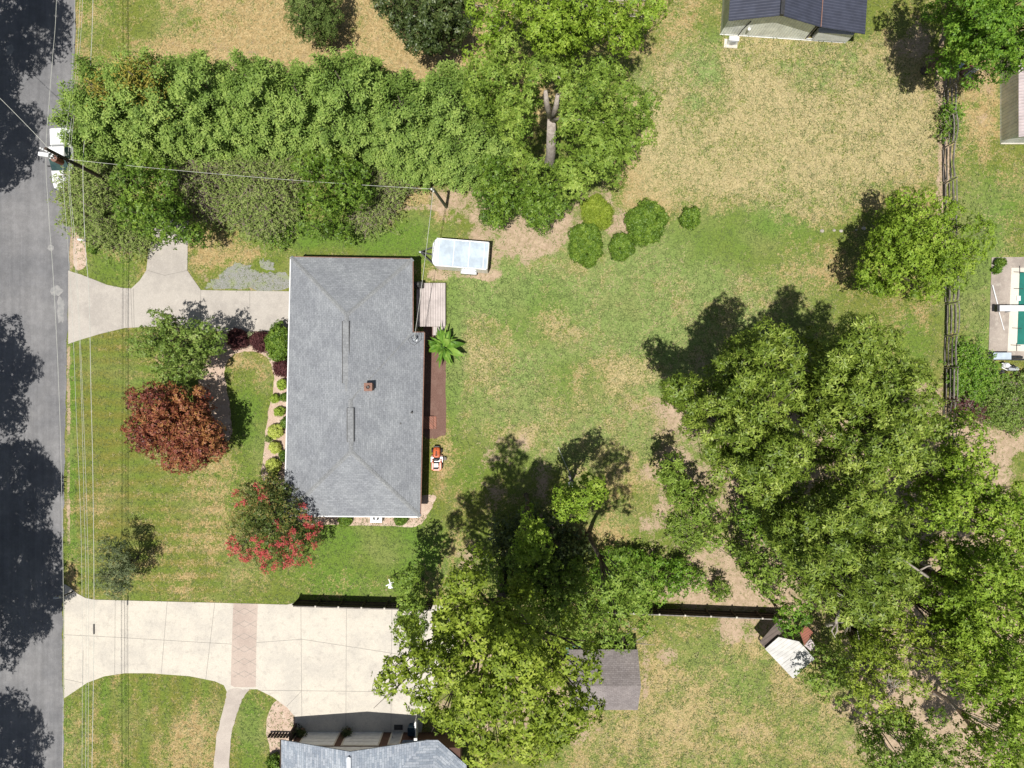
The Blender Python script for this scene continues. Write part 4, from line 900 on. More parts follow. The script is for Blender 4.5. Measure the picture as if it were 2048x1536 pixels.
# ------------------------------------------------------------------ white ribbed shed at the right edge
ws = thing('metal_shed', 'white ribbed metal shed with a pinkish roof at the right edge', 'shed', W(2060, 230)); 
c0 = W(2000, 287); wdh = 6; dph = 8.2
mb = MB(); mb.add([(c0.x, c0.y + dph, 0), (c0.x, c0.y, 0), (c0.x, c0.y, 2.6), (c0.x, c0.y + dph, 2.6)], [(0, 1, 2, 3)]); o = mb.build('wall', 'siding_white', ws)
mb = MB(); mb.add([(c0.x, c0.y, 0), (c0.x + wdh, c0.y, 0), (c0.x + wdh, c0.y, 2.6), (c0.x + wdh / 2, c0.y, 3.7), (c0.x, c0.y, 2.6)], [(0, 1, 2, 3, 4)]); mb.build('wall', 'siding_white_south', ws)
mb = MB(); mb.add([(c0.x, c0.y + dph, 0), (c0.x + wdh, c0.y + dph, 0), (c0.x + wdh, c0.y + dph, 2.6), (c0.x + wdh / 2, c0.y + dph, 3.7), (c0.x, c0.y + dph, 2.6)], [(4, 3, 2, 1, 0)]); mb.build('wall', 'siding_white_south', ws)
mb = MB(); mb.add([(c0.x + wdh, c0.y, 0), (c0.x + wdh, c0.y + dph, 0), (c0.x + wdh, c0.y + dph, 2.6), (c0.x + wdh, c0.y, 2.6)], [(0, 1, 2, 3)]); mb.build('wall', 'siding_white', ws)
rr = {'a': Vector((c0.x - .25, c0.y - .35, 2.55)), 'b': Vector((c0.x + wdh / 2, c0.y - .35, 3.8)), 'c': Vector((c0.x + wdh + .3, c0.y - .35, 2.5)), 'a2': Vector((c0.x - .25, c0.y + dph + .3, 2.55)), 'b2': Vector((c0.x + wdh / 2, c0.y + dph + .3, 3.8)), 'c2': Vector((c0.x + wdh + .3, c0.y + dph + .3, 2.5))}
r = roof_from('roof', ws, rr, [('a', 'b', 'b2', 'a2'), ('b', 'c', 'c2', 'b2')], 'metal_roof_pink'); r.modifiers.new('solid', 'SOLIDIFY').thickness = .05
mb = MB(); mb.box((c0.x + wdh / 2, c0.y - .04, .06), (wdh, .08, .12)); mb.build('foundation', 'cream', ws)

# ------------------------------------------------------------------ brown shingled garden shed under the trees
gs = thing('garden_shed', 'brown shingled garden shed with a low gable roof under the tree', 'shed', W(1215, 1350))
hs = 2.3; hr2 = 3.75
q = {'a': W(1140, 1311, hs), 'b': W(1277, 1299, hs), 'c': W(1282, 1370, hr2), 'd': W(1140, 1368, hr2), 'e': W(1279, 1420, hs), 'f': W(1142, 1416, hs)}
q['b'] = Vector((q['c'].x - .0, q['b'].y, hs)); q['e'] = Vector((q['c'].x, q['e'].y, hs)); q['a'] = Vector((q['d'].x, q['b'].y, hs)); q['f'] = Vector((q['d'].x, q['e'].y, hs)); q['c'].y = q['d'].y = (q['b'].y + q['e'].y) / 2 + .1
r = roof_from('roof', gs, q, [('a', 'b', 'c', 'd'), ('d', 'c', 'e', 'f')], 'shingle_brown'); r.modifiers.new('solid', 'SOLIDIFY').thickness = .08
x0, x1 = q['a'].x + .25, q['b'].x - .25; y0, y1 = q['e'].y + .25, q['b'].y - .25
mb = MB(); mb.box(((x0 + x1) / 2, (y0 + y1) / 2, (hs - .05) / 2), (x1 - x0, y1 - y0, hs - .05)); mb.build('wall', 'fence_wood_dark', gs)
for xg in (x0, x1): mb = MB(); mb.add([(xg, y0, hs - .05), (xg, y1, hs - .05), (xg, (y0 + y1) / 2 + .1, hr2 - .12)], [(0, 1, 2)]); mb.build('gable', 'fence_wood_dark', gs)
mb = MB(); mb.box(((x0 + x1) / 2, y0 - .02, 1.0), (1.3, .06, 1.9)); mb.build('door', 'weathered_wood', gs)
gp_ = thing('garden_swing', 'teal canopy of a garden seat showing through the tree', 'garden seat', W(1142, 1295)); c = W(1150, 1303, 1.9)
mb = MB(); mb.box((c.x, c.y, 1.9), (1.6, .95, .06)); mb.build('canopy', 'green_metal', gp_, bevel=.02)
for dx in (-.7, .7):
    for dy in (-.4, .4): mb = MB(); mb.bar((c.x + dx, c.y + dy, 0), (c.x + dx, c.y + dy, 1.87), .05, .05); mb.build('leg', 'dark_metal', gp_)
mb = MB(); mb.box((c.x, c.y, .45), (1.3, .5, .06)); mb.build('seat', 'weathered_wood', gp_)
mb = MB(); mb.box((c.x, c.y - .26, .75), (1.3, .05, .5)); mb.build('backrest', 'weathered_wood', gp_)

# ------------------------------------------------------------------ tin shelter (white, rust and brown sheets)
ts = thing('tin_shelter', 'leaning shelter roofed in white, rusty and brown tin sheets', 'shelter', W(1560, 1290))
def sheet(name, pts, mat, par, th=.04):
    mb = MB(); mb.add([Vector(p) for p in pts], [(0, 1, 2, 3)] if len(pts) == 4 else [tuple(range(len(pts)))]); o = mb.build(name, mat, par)
    bm = bmesh.new(); bm.from_mesh(o.data)
    for f in bm.faces:
        if f.normal.z < 0: f.normal_flip()
    bm.to_mesh(o.data); bm.free(); o.modifiers.new('solid', 'SOLIDIFY').thickness = th; return o
sheet('roof_sheet', [W(1530, 1298, 2.2), W(1586, 1357, 1.9), W(1606, 1337, 2.1), W(1553, 1279, 2.4)], 'tin_white', ts)
sheet('roof_sheet', [W(1549, 1282, 2.36), W(1565, 1332, 2.3), W(1629, 1316, 2.5), W(1606, 1280, 2.65)], 'tin_white', ts) if False else None
sheet('roof_sheet', [W(1565, 1332, 2.16), W(1531, 1297, 2.34), W(1557, 1274, 2.5), W(1598, 1283, 2.5), W(1608, 1294, 2.5)], 'tin_white', ts)
sheet('roof_sheet', [W(1588, 1356, 2.06), W(1563, 1331, 2.2), W(1607, 1292, 2.54), W(1629, 1318, 2.4)], 'tin_white', ts)
sheet('roof_sheet', [W(1519, 1284, 1.95), W(1531, 1298, 1.95), W(1567, 1262, 2.2), W(1553, 1245, 2.2)], 'tin_brown', ts)
sheet('roof_sheet', [W(1600, 1266, 2.3), W(1612, 1250, 2.45), W(1626, 1265, 2.4), W(1609, 1291, 2.3)], 'tin_rust', ts)
sheet('roof_sheet', [W(1609, 1291, 2.25), W(1621, 1277, 2.3), W(1632, 1292, 2.3), W(1625, 1305, 2.25)], 'metal_roof_pink', ts)
for p_ in ((1525, 1285), (1535, 1296), (1583, 1345), (1560, 1248), (1600, 1270), (1618, 1310)):
    q = W(p_[0] - 8, p_[1] - 8); mb = MB(); mb.bar((q.x, q.y, 0), (q.x, q.y, 1.9), .1, .1); mb.build('post', 'weathered_wood', ts)
# ------------------------------------------------------------------ board fences (south of the lawn)
def board_fence(label, p0, p1, hgt, posts, seed, cap='weathered_wood'):
    A = W(*p0); B = W(*p1); d = (B - A).normalized(); n = Vector((-d.y, d.x, 0)); Lg = (B - A).length; rr = random.Random(seed)
    f = thing('board_fence', label, 'fence', A); ang = math.atan2(d.y, d.x)
    mb = MB(); k = int(Lg / .14)
    for i in range(k):
        c = A + d * ((i + .5) * Lg / k); hh = hgt + rr.uniform(-.02, .02); mb.box((c.x, c.y, hh / 2), (.13, .02, hh), ang + rr.uniform(-.03, .03))
    mb.build('boards', 'fence_wood_dark', f)
    for z in (.35, hgt * .55, hgt - .12):
        mb = MB(); a = A - n * -.045 ; b = B + n * .045; a = A + n * .045
        mb.bar((a.x, a.y, z), (b.x, b.y, z), .07, .07); mb.build('rail', 'fence_wood_dark', f)
    mb = MB(); mb.box(((A.x + B.x) / 2, (A.y + B.y) / 2, hgt + .035), (Lg, .09, .03), ang); mb.build('cap_rail', cap, f)
    for i in range(posts):
        c = A + d * (Lg * i / (posts - 1)) + n * .1; mb = MB(); mb.box((c.x, c.y, hgt / 2 + .04), (.1, .1, hgt + .08), ang); p_ = mb.build('post', 'fence_wood_dark', f)
        mb = MB(); mb.box((c.x, c.y - .05, hgt + .11), (.14, .14, .03), ang); mb.build('post_cap', 'cream', f)
board_fence('dark board fence along the edge of the wide pale driveway', (598, 1199.5), (866, 1207), 1.75, 7, 1)
board_fence('dark board fence behind the shrub bank, with pale post caps', (1160, 1211), (1560, 1226), 1.7, 9, 2)
sb = MB()
# ------------------------------------------------------------------ rail fence on the east boundary
rf = thing('rail_fence', 'weathered grey fence of seven stacked wavy rails along the east boundary', 'fence', W(1886, 450))
ys = [70, 126, 182, 240, 297, 368, 430, 492, 550, 608, 672, 735, 800, 862, 915]
rr = random.Random(4)
xb = lambda y: 1891 - 6 * math.exp(-((y - 300) / 170) ** 2) - 5 * max(0, (y - 560) / 300.)
def fy(y, h): return y
posts = []
for y in ys:
    b = W(xb(y), 768 + (y - 768) * 1.0, 0); tz = 1.85 + rr.uniform(-.06, .08); t_ = Vector((b.x + rr.uniform(-.04, .04), b.y + rr.uniform(-.04, .04), tz)); posts.append(b)
    mb = MB(); mb.tube([b - Vector((0, 0, .1)), t_], [.065, .055], 7); mb.build('post', 'weathered_wood', rf)
for i in range(len(ys) - 1):
    bow = rr.uniform(-.16, .16)
    for k in range(7):
        z = .18 + k * .265; a = posts[i]; b = posts[i + 1]; s = 1 if (i + k) % 2 else -1
        pts = []
        for j in range(6):
            u = j / 5; q = a.lerp(b, u); pts.append((q.x + s * .05 + bow * math.sin(u * math.pi) * (z / 1.9) + rr.uniform(-.018, .018), q.y + (-.15 if u == 0 else .15 if u == 1 else 0) * -1 * (1 if a.y > b.y else -1) * -1, z + bow * .4 * math.sin(u * math.pi) * (k - 3) / 4 + rr.uniform(-.02, .02)))
        mb = MB(); mb.tube(pts, [.048 + rr.uniform(-.008, .008) for _ in pts], 6); mb.build('rail', 'weathered_wood', rf)
# short fence and gate by the pool pump, garage side fence
def picket(label, p0, p1, hgt, mat, group=None, n=8, name='slat_fence'):
    A = W(*p0); B = W(*p1); d = (B - A).normalized(); ang = math.atan2(d.y, d.x); Lg = (B - A).length; f = thing(name, label, 'fence', A, group)
    for i in range(n):
        c = A + d * (Lg * (i + .5) / n); mb = MB(); mb.box((c.x, c.y, hgt / 2), (Lg / n * .72, .04, hgt), ang); mb.build('slat', mat, f)
    for z in (.3, hgt - .25): mb = MB(); mb.bar((A.x, A.y + .05, z), (B.x, B.y + .05, z), .06, .06); mb.build('rail', mat, f)
picket('weathered slat fence below the pool pump', (2036, 748), (2075, 748), 1.3, 'weathered_wood', n=6)
picket('low dark slat fence before the mulch left of the garage', (540, 1466), (594, 1467), .8, 'fence_wood_dark', n=9)

# ------------------------------------------------------------------ enclosed trailer
tr = thing('cargo_trailer', 'white enclosed cargo trailer parked beside the deck', 'trailer', W(920, 515))
TH = 2.25
a = W(866.5, 475, TH); b = W(979, 484, TH); c = W(974.5, 538.5, TH); d = W(862, 531, TH)
ux = (b - a); Lt = ux.length; ux.normalize(); uy = (d - a); Wt = uy.length; uy.normalize()
def TP(u, v, z): q = a + ux * u + uy * v; return Vector((q.x, q.y, z))
mb = MB()
nose = [(0.0, .35), (.12, .1), (.5, 0)]
body = [(.5, 0), (Lt, 0), (Lt, Wt), (.5, Wt), (.16, Wt - .14), (0, Wt - .5), (0, .5), (.16, .14)]
mb.prism([tuple(TP(u, v, 0)[:2]) for u, v in body], .42, TH - .05); mb.build('body', 'white_gloss', tr, bevel=.04)
mb = MB(); mb.prism([tuple(TP(u, v, 0)[:2]) for u, v in [(.42, .1), (Lt - .08, .1), (Lt - .08, Wt - .1), (.42, Wt - .1)]], TH - .049, TH); mb.build('roof', 'trailer_skin', tr, bevel=.02)
for u in (.55, 1.82, 3.1, 4.35):
    if u < Lt - .1: mb = MB(); mb.bar(TP(u, .1, TH + .008), TP(u, Wt - .1, TH + .008), .055, .05); mb.build('roof_seam', 'white_gloss', tr)
mb = MB()
for p0, p1 in (((.3, .04), (Lt, .04)), ((.3, Wt - .04), (Lt, Wt - .04)), ((Lt - .04, 0), (Lt - .04, Wt))): mb.bar(TP(*p0, TH - .02), TP(*p1, TH - .02), .07, .07)
mb.build('roof_trim', 'white_gloss', tr)
for v, s in ((Wt + .12, 1), (-.12, -1)):
    mb = MB(); p0 = TP(2.4, v, .78); p1 = TP(3.75, v, .78); ang = math.atan2(ux.y, ux.x)
    mb.box(((p0.x + p1.x) / 2, (p0.y + p1.y) / 2, .74), (1.45, .26, .22), ang, 0, .86); mb.build('fender', 'white_gloss', tr, bevel=.05)
    for u in (2.75, 3.45):
        w_ = TP(u, v - .03 * s, .33); n_ = Vector((uy.x, uy.y, 0)) * .11; mb = MB(); mb.tube([w_ - n_, w_ + n_], .33, 18); wo = mb.build('wheel', 'rubber', tr)
        mb = MB(); mb.tube([w_ - n_ * 1.05, w_ + n_ * 1.05], .17, 12); mb.build('rim', 'grey_metal', wo)
hit = TP(-1.25, Wt * .42, .5)
for v in (.35, Wt - .35, Wt * .5): mb = MB(); mb.bar(TP(.05, v, .46), (hit.x, hit.y, .46), .09, .09); mb.build('tongue', 'dark_metal', tr)
mb = MB(); mb.sphere((hit.x, hit.y, .55), (.13, .09, .08), 10); mb.build('coupler', 'grey_metal', tr)
mb = MB(); mb.tube([(hit.x + .3, hit.y + .05, .05), (hit.x + .3, hit.y + .05, .95)], .045, 8); mb.tube([(hit.x + .3, hit.y + .05, .95), (hit.x + .15, hit.y - .1, 1.0)], .02, 6); mb.build('jack', 'dark_metal', tr)
for k in range(2): mb = MB(); q = TP(Lt + .01, .35 + k * (Wt - .7), 1.0); mb.box((q.x, q.y, .95), (.04, .1, .25), math.atan2(ux.y, ux.x)); mb.build('tail_light', 'petal_red', tr)

# ------------------------------------------------------------------ ride-on mower (hood points up the picture)
mo = thing('ride_on_mower', 'orange ride-on mower with a white seat on the grass east of the house', 'mower', W(873, 916))
o = W(874.5, 916.0); ox, oy = o.x, o.y
def P(x, y, z): return (ox + x, oy + y, z)
mb = MB(); 
secs = [(.98, .20, .52), (.92, .27, .60), (.70, .31, .70), (.35, .32, .78), (.12, .30, .80)]
vs = []; fs = []
for (y, w, z) in secs: vs += [P(-w, y, .32), P(-w * .97, y, z - .1), P(-w * .65, y, z), P(w * .65, y, z), P(w * .97, y, z - .1), P(w, y, .32)]
for i in range(len(secs) - 1):
    for k in range(5): s0 = i * 6 + k; fs.append((s0, s0 + 1, s0 + 7, s0 + 6))
fs += [(5, 4, 3, 2, 1, 0), tuple(range(24, 30))]
mb.add(vs, fs); mb.build('hood', 'orange_paint', mo, smooth=False, bevel=.02)
mb = MB(); mb.add([P(-.10, .25, .805), P(.10, .25, .805), P(.06, .68, .725), P(-.06, .68, .725)], [(0, 1, 2, 3)]); mb.add([P(-.07, .8, .70), P(.07, .8, .70), P(.05, .87, .66), P(-.05, .87, .66)], [(0, 1, 2, 3)]); mb.build('hood_vent', 'rust', mo)
mb = MB(); mb.box(P(0, 1.03, .36), (.5, .12, .14)); mb.build('bumper', 'black_plastic', mo, bevel=.03)
mb = MB(); mb.box(P(0, -.02, .6), (.5, .26, .4)); mb.box(P(0, -.05, .85), (.42, .2, .08)); mb.build('dashboard', 'black_plastic', mo, bevel=.03)
mb = MB()
R_ = .17; pts = [P(R_ * math.cos(a), -.16 + R_ * math.sin(a), .98 + .04 * math.sin(a)) for a in np.linspace(0, 2 * math.pi, 15)]
mb.tube(pts, .018, 6, cap=False); mb.tube([P(0, -.05, .8), P(0, -.16, .97)], .025, 6); mb.bar(P(-R_, -.16, .97), P(R_, -.16, .97), .03, .02); mb.build('steering_wheel', 'black_plastic', mo)
mb = MB(); mb.box(P(0, -.1, .34), (1.05, .5, .05)); mb.build('footplate', 'grey_metal', mo, bevel=.02)
for s in (-1, 1):
    mb = MB(); mb.box(P(.34 * s, -.62, .62), (.22, .78, .12), 0, 0, .85); mb.box(P(.36 * s, -.20, .52), (.14, .3, .10)); mb.build('fender', 'orange_paint', mo, bevel=.03)
    mb = MB(); mb.tube([P(.36 * s, -.62, .26), P(.50 * s, -.62, .26)], .26, 18); wv = mb.build('wheel', 'rubber', mo); mb = MB(); mb.tube([P(.38 * s, -.62, .26), P(.515 * s, -.62, .26)], .13, 12); mb.build('rim', 'white_paint', wv)
    mb = MB(); mb.tube([P(.34 * s, .68, .19), P(.47 * s, .68, .19)], .19, 16); wv = mb.build('wheel', 'rubber', mo); mb = MB(); mb.tube([P(.35 * s, .68, .19), P(.48 * s, .68, .19)], .09, 12); mb.build('rim', 'white_paint', wv)
mb = MB(); mb.box(P(0, -.80, .52), (.62, .5, .25)); mb.build('rear_body', 'orange_paint', mo, bevel=.04)
mb = MB(); mb.box(P(-.03, -.58, .70), (.42, .42, .09)); mb.build('seat', 'white_paint', mo, bevel=.04)
mb = MB(); mb.box(P(-.03, -.82, .84), (.44, .1, .3)); mb.build('backrest', 'black_plastic', mo, bevel=.04)
mb = MB(); mb.prism([P(*q, 0)[:2] for q in [(-.55, -.02), (-.5, .28), (-.2, .36), (.3, .36), (.52, .25), (.56, -.1), (.4, -.25), (-.45, -.25)]], .12, .28); mb.build('mower_deck', 'terracotta', mo, bevel=.03)
mb = MB(); mb.prism([P(*q, 0)[:2] for q in [(.56, -.15), (.60, .18), (.82, .08), (.84, -.18)]], .13, .26); mb.build('discharge_chute', 'weathered_wood', mo, bevel=.02)
mb = MB(); mb.tube([P(.05, -1.02, .3), P(.05, -1.14, .3)], .03, 8); mb.build('hitch', 'dark_metal', mo)

# ------------------------------------------------------------------ pickup truck under the pole (nose points down the picture)
pt = thing('pickup_truck', 'white pickup truck parked on the road edge beneath the utility pole', 'truck', W(124, 322))
o = W(139, 325.5); th = math.radians(2.2)
def K(x, y, z):
    return (o.x + x * math.cos(th) - y * math.sin(th), o.y + x * math.sin(th) + y * math.cos(th), z)
hw_ = .93
def loft(secs, mat, name, par, bev=.03, smooth=False):
    mb = MB(); vs = []; fs = []; m = len(secs[0])
    for s in secs: vs += [K(*q) for q in s]
    for i in range(len(secs) - 1):
        for k in range(m): a0 = i * m + k; a1 = i * m + (k + 1) % m; fs.append((a0, a1, a1 + m, a0 + m))
    fs += [tuple(reversed(range(m))), tuple(range(len(vs) - m, len(vs)))]
    mb.add(vs, fs); ob = mb.build(name, mat, par, bevel=bev); bm = bmesh.new(); bm.from_mesh(ob.data); bmesh.ops.recalc_face_normals(bm, faces=bm.faces); bm.to_mesh(ob.data); bm.free(); return ob
def sec(y, w, z0, z1, wt=.9): return [(-w, y, z0), (-w, y, z1 - .18), (-w * wt, y, z1), (w * wt, y, z1), (w, y, z1 - .18), (w, y, z0)]
loft([sec(-2.55, .70, .45, .80), sec(-2.45, .86, .40, .98), sec(-2.0, .93, .38, 1.08), sec(-1.0, .94, .38, 1.16), sec(-.95, .94, .38, 1.1), sec(.85, .94, .38, 1.1), sec(.9, .94, .38, 1.12), sec(2.6, .92, .42, 1.12), sec(2.66, .88, .5, 1.05)], 'white_gloss', 'body', pt)
loft([[(-.80, -.55, 1.10), (-.60, -.20, 1.72), (.60, -.20, 1.72), (.80, -.55, 1.10)], [(-.84, .1, 1.10), (-.66, .1, 1.76), (.66, .1, 1.76), (.84, .1, 1.10)], [(-.82, .95, 1.10), (-.66, .85, 1.74), (.66, .85, 1.74), (.82, .95, 1.10)]], 'white_gloss', 'cab', pt, .05)
mb = MB(); mb.add([K(-.80, -1.03, 1.165), K(.80, -1.03, 1.165), K(.645, -.21, 1.735), K(-.645, -.21, 1.735)], [(0, 1, 2, 3)]); mb.add([K(-.80, -.99, 1.10), K(.80, -.99, 1.10), K(.645, -.2, 1.70), K(-.645, -.2, 1.70)], [(3, 2, 1, 0)]); mb.build('windshield', 'glass_dark', pt)
mb = MB(); mb.add([K(-.64, .89, 1.70), K(.64, .89, 1.70), K(.74, 1.22, 1.15), K(-.74, 1.22, 1.15)], [(0, 1, 2, 3)]); mb.build('rear_window', 'glass_dark', pt)
for s in (-1, 1):
    mb = MB(); mb.add([K(s * .835, -.5, 1.12), K(s * .86, .85, 1.12), K(s * .69, .8, 1.68), K(s * .66, -.15, 1.68)], [(0, 1, 2, 3)]); mb.build('side_window', 'glass_dark', pt)
    mb = MB(); mb.box(K(s * 1.04, -.62, 1.15), (.2, .09, .16), th); mb.build('mirror', 'black_plastic', pt, bevel=.02)
    for y in (-1.65, 1.65):
        mb = MB(); mb.tube([K(s * .74, y, .36), K(s * .95, y, .36)], .36, 20); wv = mb.build('wheel', 'rubber', pt); mb = MB(); mb.tube([K(s * .75, y, .36), K(s * .96, y, .36)], .2, 14); mb.build('rim', 'grey_metal', wv)
    mb = MB(); mb.box(K(s * .68, -2.47, .82), (.3, .12, .16), th); mb.build('headlight', 'glass_dark', pt, bevel=.02)
mb = MB(); mb.box(K(0, 1.85, 1.145), (1.72, 1.42, .05), th); mb.build('bed_cover', 'white_gloss', pt, bevel=.02)
mb = MB(); mb.box(K(0, 1.06, 1.02), (1.5, .16, .2), th); mb.build('bed_gap', 'black_plastic', pt)
mb = MB(); mb.box(K(.1, 2.1, 1.185), (.08, .3, .03), th + .2); mb.build('lock', 'dark_metal', pt)

# ------------------------------------------------------------------ utility poles, street lamp, transformer, wires
GXP = W(236, 0).x
up_ = thing('utility_pole', 'dark wooden utility pole with transformer leaning over the truck', 'utility pole', W(240, 374))
bp = W(240, 374); tp_ = W(91, 297, 9.5)
mb = MB(); mb.tube([bp - Vector((0, 0, .1)), bp.lerp(tp_, .5), tp_], [.17, .15, .115], 12); mb.build('pole', 'pole_wood', up_)
def onp(h): return bp.lerp(tp_, h / 9.5)
q = W(112.5, 319, 8.1); mb = MB(); mb.tube([(q.x, q.y, 7.5), (q.x, q.y, 8.35)], .24, 16); tf = mb.build('transformer', 'rust', up_); mb = MB(); mb.cyl((q.x, q.y, 8.35), .25, .04, 16); mb.build('lid', 'terracotta', tf)
for dx in (-.1, .1): mb = MB(); mb.cyl((q.x + dx, q.y - .05, 8.38), .035, .2, 8); mb.build('bushing', 'white_paint', tf)
mb = MB(); b8 = onp(8.0); mb.bar(b8, (q.x, q.y, 8.0), .07, .07); mb.build('bracket', 'dark_metal', up_)
mb = MB(); qa = onp(8.6); qb = W(93, 313, 8.7); mb.tube([onp(8.3), W(104, 311, 8.9), qb], .03, 8); mb.build('lamp_arm', 'grey_metal', up_)
mb = MB(); q0 = W(99, 311, 8.8); q1 = W(78, 308, 8.85); mb.bar(q0, q1, .30, .12); lo = mb.build('lamp_head', 'white_gloss', up_, bevel=.04)
mb = MB(); q0 = W(95, 303, 9.4); q1 = W(82, 297, 9.45); mb.bar(q0, q1, .06, .06); mb.cyl((q1.x, q1.y, 9.4), .06, .15, 8); mb.cyl((W(88, 300, 9.4).x, W(88, 300, 9.4).y, 9.4), .06, .15, 8); mb.build('insulator', 'white_paint', up_)
for hh, px, py in ((8.9, 104, 312), (8.2, 108, 313), (7.9, 101, 308)):
    c_ = W(px, py, hh); mb = MB(); mb.sphere(c_, .09, 8); mb.build('insulator', 'white_paint', up_)
p2 = thing('utility_pole', 'short grey green utility pole on the bare ground north of the trailer', 'utility pole', W(893, 414)); b2 = W(893, 414); t2 = W(866, 377, 6.4)
mb = MB(); mb.tube([b2 - Vector((0, 0, .1)), t2], [.14, .10], 10); mb.build('pole', 'pole_wood_green', p2)
mb = MB(); mb.sphere(t2 + Vector((-.1, 0, -.15)), (.12, .1, .08), 8); mb.box((t2.x, t2.y - .12, t2.z - .35), (.1, .1, .12)); mb.build('insulator', 'white_paint', p2)
def sx_h(sx): return H * (1 - (1024 - 236) / (1024 - sx))      # height of a wire above its own ground line
def wire(name, label, pts, r, mat, grp=None):
    mb = MB(); mb.tube(pts, r, 5); tag(mb.build(name, mat), label, 'wire', grp)
def spline(keys, n=8):
    out = []; m = len(keys)
    for i in range(m - 1):
        p0, p1, p2_, p3 = (np.array(keys[min(max(i + j, 0), m - 1)], float) for j in (-1, 0, 1, 2))
        for k in range(n):
            t_ = k / n; out.append(.5 * ((2 * p1) + (-p0 + p2_) * t_ + (2 * p0 - 5 * p1 + 4 * p2_ - p3) * t_ * t_ + (-p0 + 3 * p1 - 3 * p2_ + p3) * t_ ** 3))
    out.append(np.array(keys[-1], float)); return out
WK = [('thin pale overhead wire nearest the road centre, above the asphalt', [(120, -330), (113, 0), (104, 130), (92, 300), (97, 420), (107, 560), (117, 760), (123, 960), (127, 1240), (125, 1536), (118, 1850)], .020),
      ('pale overhead wire over the road edge', [(158, -330), (150, 0), (146, 110), (140, 200), (126, 330), (135, 480), (145, 640), (153, 840), (160, 1000), (164, 1180), (164, 1536), (158, 1850)], .016),
      ('thin overhead wire second from the lawn, beside its twin', [(166, -330), (160, 0), (154, 110), (147, 200), (136, 330), (146, 480), (155, 600), (163, 800), (168, 1000), (172, 1180), (171, 1536), (166, 1850)], .016),
      ('thin overhead wire third from the lawn, along the grass verge', [(170, -330), (165, 0), (156, 140), (148, 230), (139, 345), (150, 480), (158, 620), (167, 830), (173, 1000), (177, 1180), (176, 1536), (170, 1850)], .016),
      ('thick pale overhead cable nearest the lawn', [(192, -330), (186, 0), (181, 130), (174, 230), (166, 330), (170, 480), (178, 590), (182, 780), (186, 960), (188, 1240), (184, 1536), (178, 1850)], .028)]
for wo_, (lab, ks, r_) in zip((-9, -3, 3, 6, 10), WK):
    pts = []; gx_ = W(236 + wo_, 0).x; r_ *= .72
    for k in spline(ks, 8):
        h_ = H * (1 - (1024 - 236 - wo_) / (1024 - k[0])); pts.append((gx_, W(k[0], k[1], h_).y, h_))
    wire('overhead_wire', lab, pts, r_, 'wire_white', 'wires strung along the road')
mb = MB(); h_ = H * (1 - (1024 - 246) / (1024 - 188)); q = W(188, 1258, h_); mb.tube([(W(246, 0).x, q.y - .4, h_), (W(246, 0).x, q.y + .4, h_)], .06, 8); tag(mb.build('cable_splice', 'black_plastic'), 'black splice sleeve on the thick cable above the pale driveway', 'cable sleeve')
def drop(label, A, B, sag, r_, mat, grp=None):
    pts = [A.lerp(B, u) - Vector((0, 0, sag * 4 * u * (1 - u))) for u in np.linspace(0, 1, 25)]; wire('service_wire', label, pts, r_, mat, grp)
drop('pale service wire crossing over the scrub to the short pole', onp(7.2), t2 - Vector((0, 0, .15)), .75, .013, 'wire_white')
drop('pale service wire from the short pole to the house roof mast', t2 - Vector((0, 0, .2)), Vector(L0), .35, .016, 'wire_white')
drop('dark service wire from the short pole to the house roof mast', t2 - Vector((.1, 0, .45)), Vector(L0) + Vector((.12, .1, -.1)), .45, .013, 'wire_dark')
drop('pale wire crossing the tree shade on the road toward the pole', onp(8.8), W(-90, 110, 7.5), .4, .018, 'wire_white')

# ------------------------------------------------------------------ mailboxes and small yard things
def mailbox(label, base, ang, colr, hgt=1.1, arm=0.35):
    m_ = thing('mailbox', label, 'mailbox', W(*base)); b = W(*base); mb = MB(); mb.box((b.x, b.y, hgt / 2), (.1, .1, hgt)); mb.build('post', 'weathered_wood' if colr == 'white_paint' else 'dark_metal', m_)
    d = Vector((math.cos(ang), math.sin(ang), 0)); n = Vector((-d.y, d.x, 0)); c = b - d * arm; vs = []; fs = []
    for s in (-.26, .26):
        for k in range(7):
            a_ = math.pi * k / 6; q = c + d * s + n * (.1 * math.cos(a_)) + Vector((0, 0, hgt + .12 + .1 * math.sin(a_))); vs.append(q)
        vs += [c + d * s - n * .1 + Vector((0, 0, hgt)), c + d * s + n * .1 + Vector((0, 0, hgt))]
    for k in range(9): fs.append((k, (k + 1) % 9, (k + 1) % 9 + 9, k + 9))
    fs += [tuple(reversed(range(9))), tuple(range(9, 18))]
    mb = MB(); mb.add(vs, fs); mb.build('box', colr, m_); mb = MB(); mb.bar(b + Vector((0, 0, hgt - .04)), c - d * .2 + Vector((0, 0, hgt - .04)), .07, .07); mb.build('arm', 'weathered_wood', m_)
    mb = MB(); q = c + n * .115 + d * .1 + Vector((0, 0, hgt + .16)); mb.box(q, (.03, .03, .16)); mb.build('flag', 'petal_red', m_)
mailbox('white mailbox at the grass verge by the sandy patch', (183, 486), math.radians(-8), 'white_paint', arm=.15)
mailbox('black and silver mailbox at the mouth of the pale driveway', (146, 1183), math.radians(8), 'grey_metal', 1.35, .45)
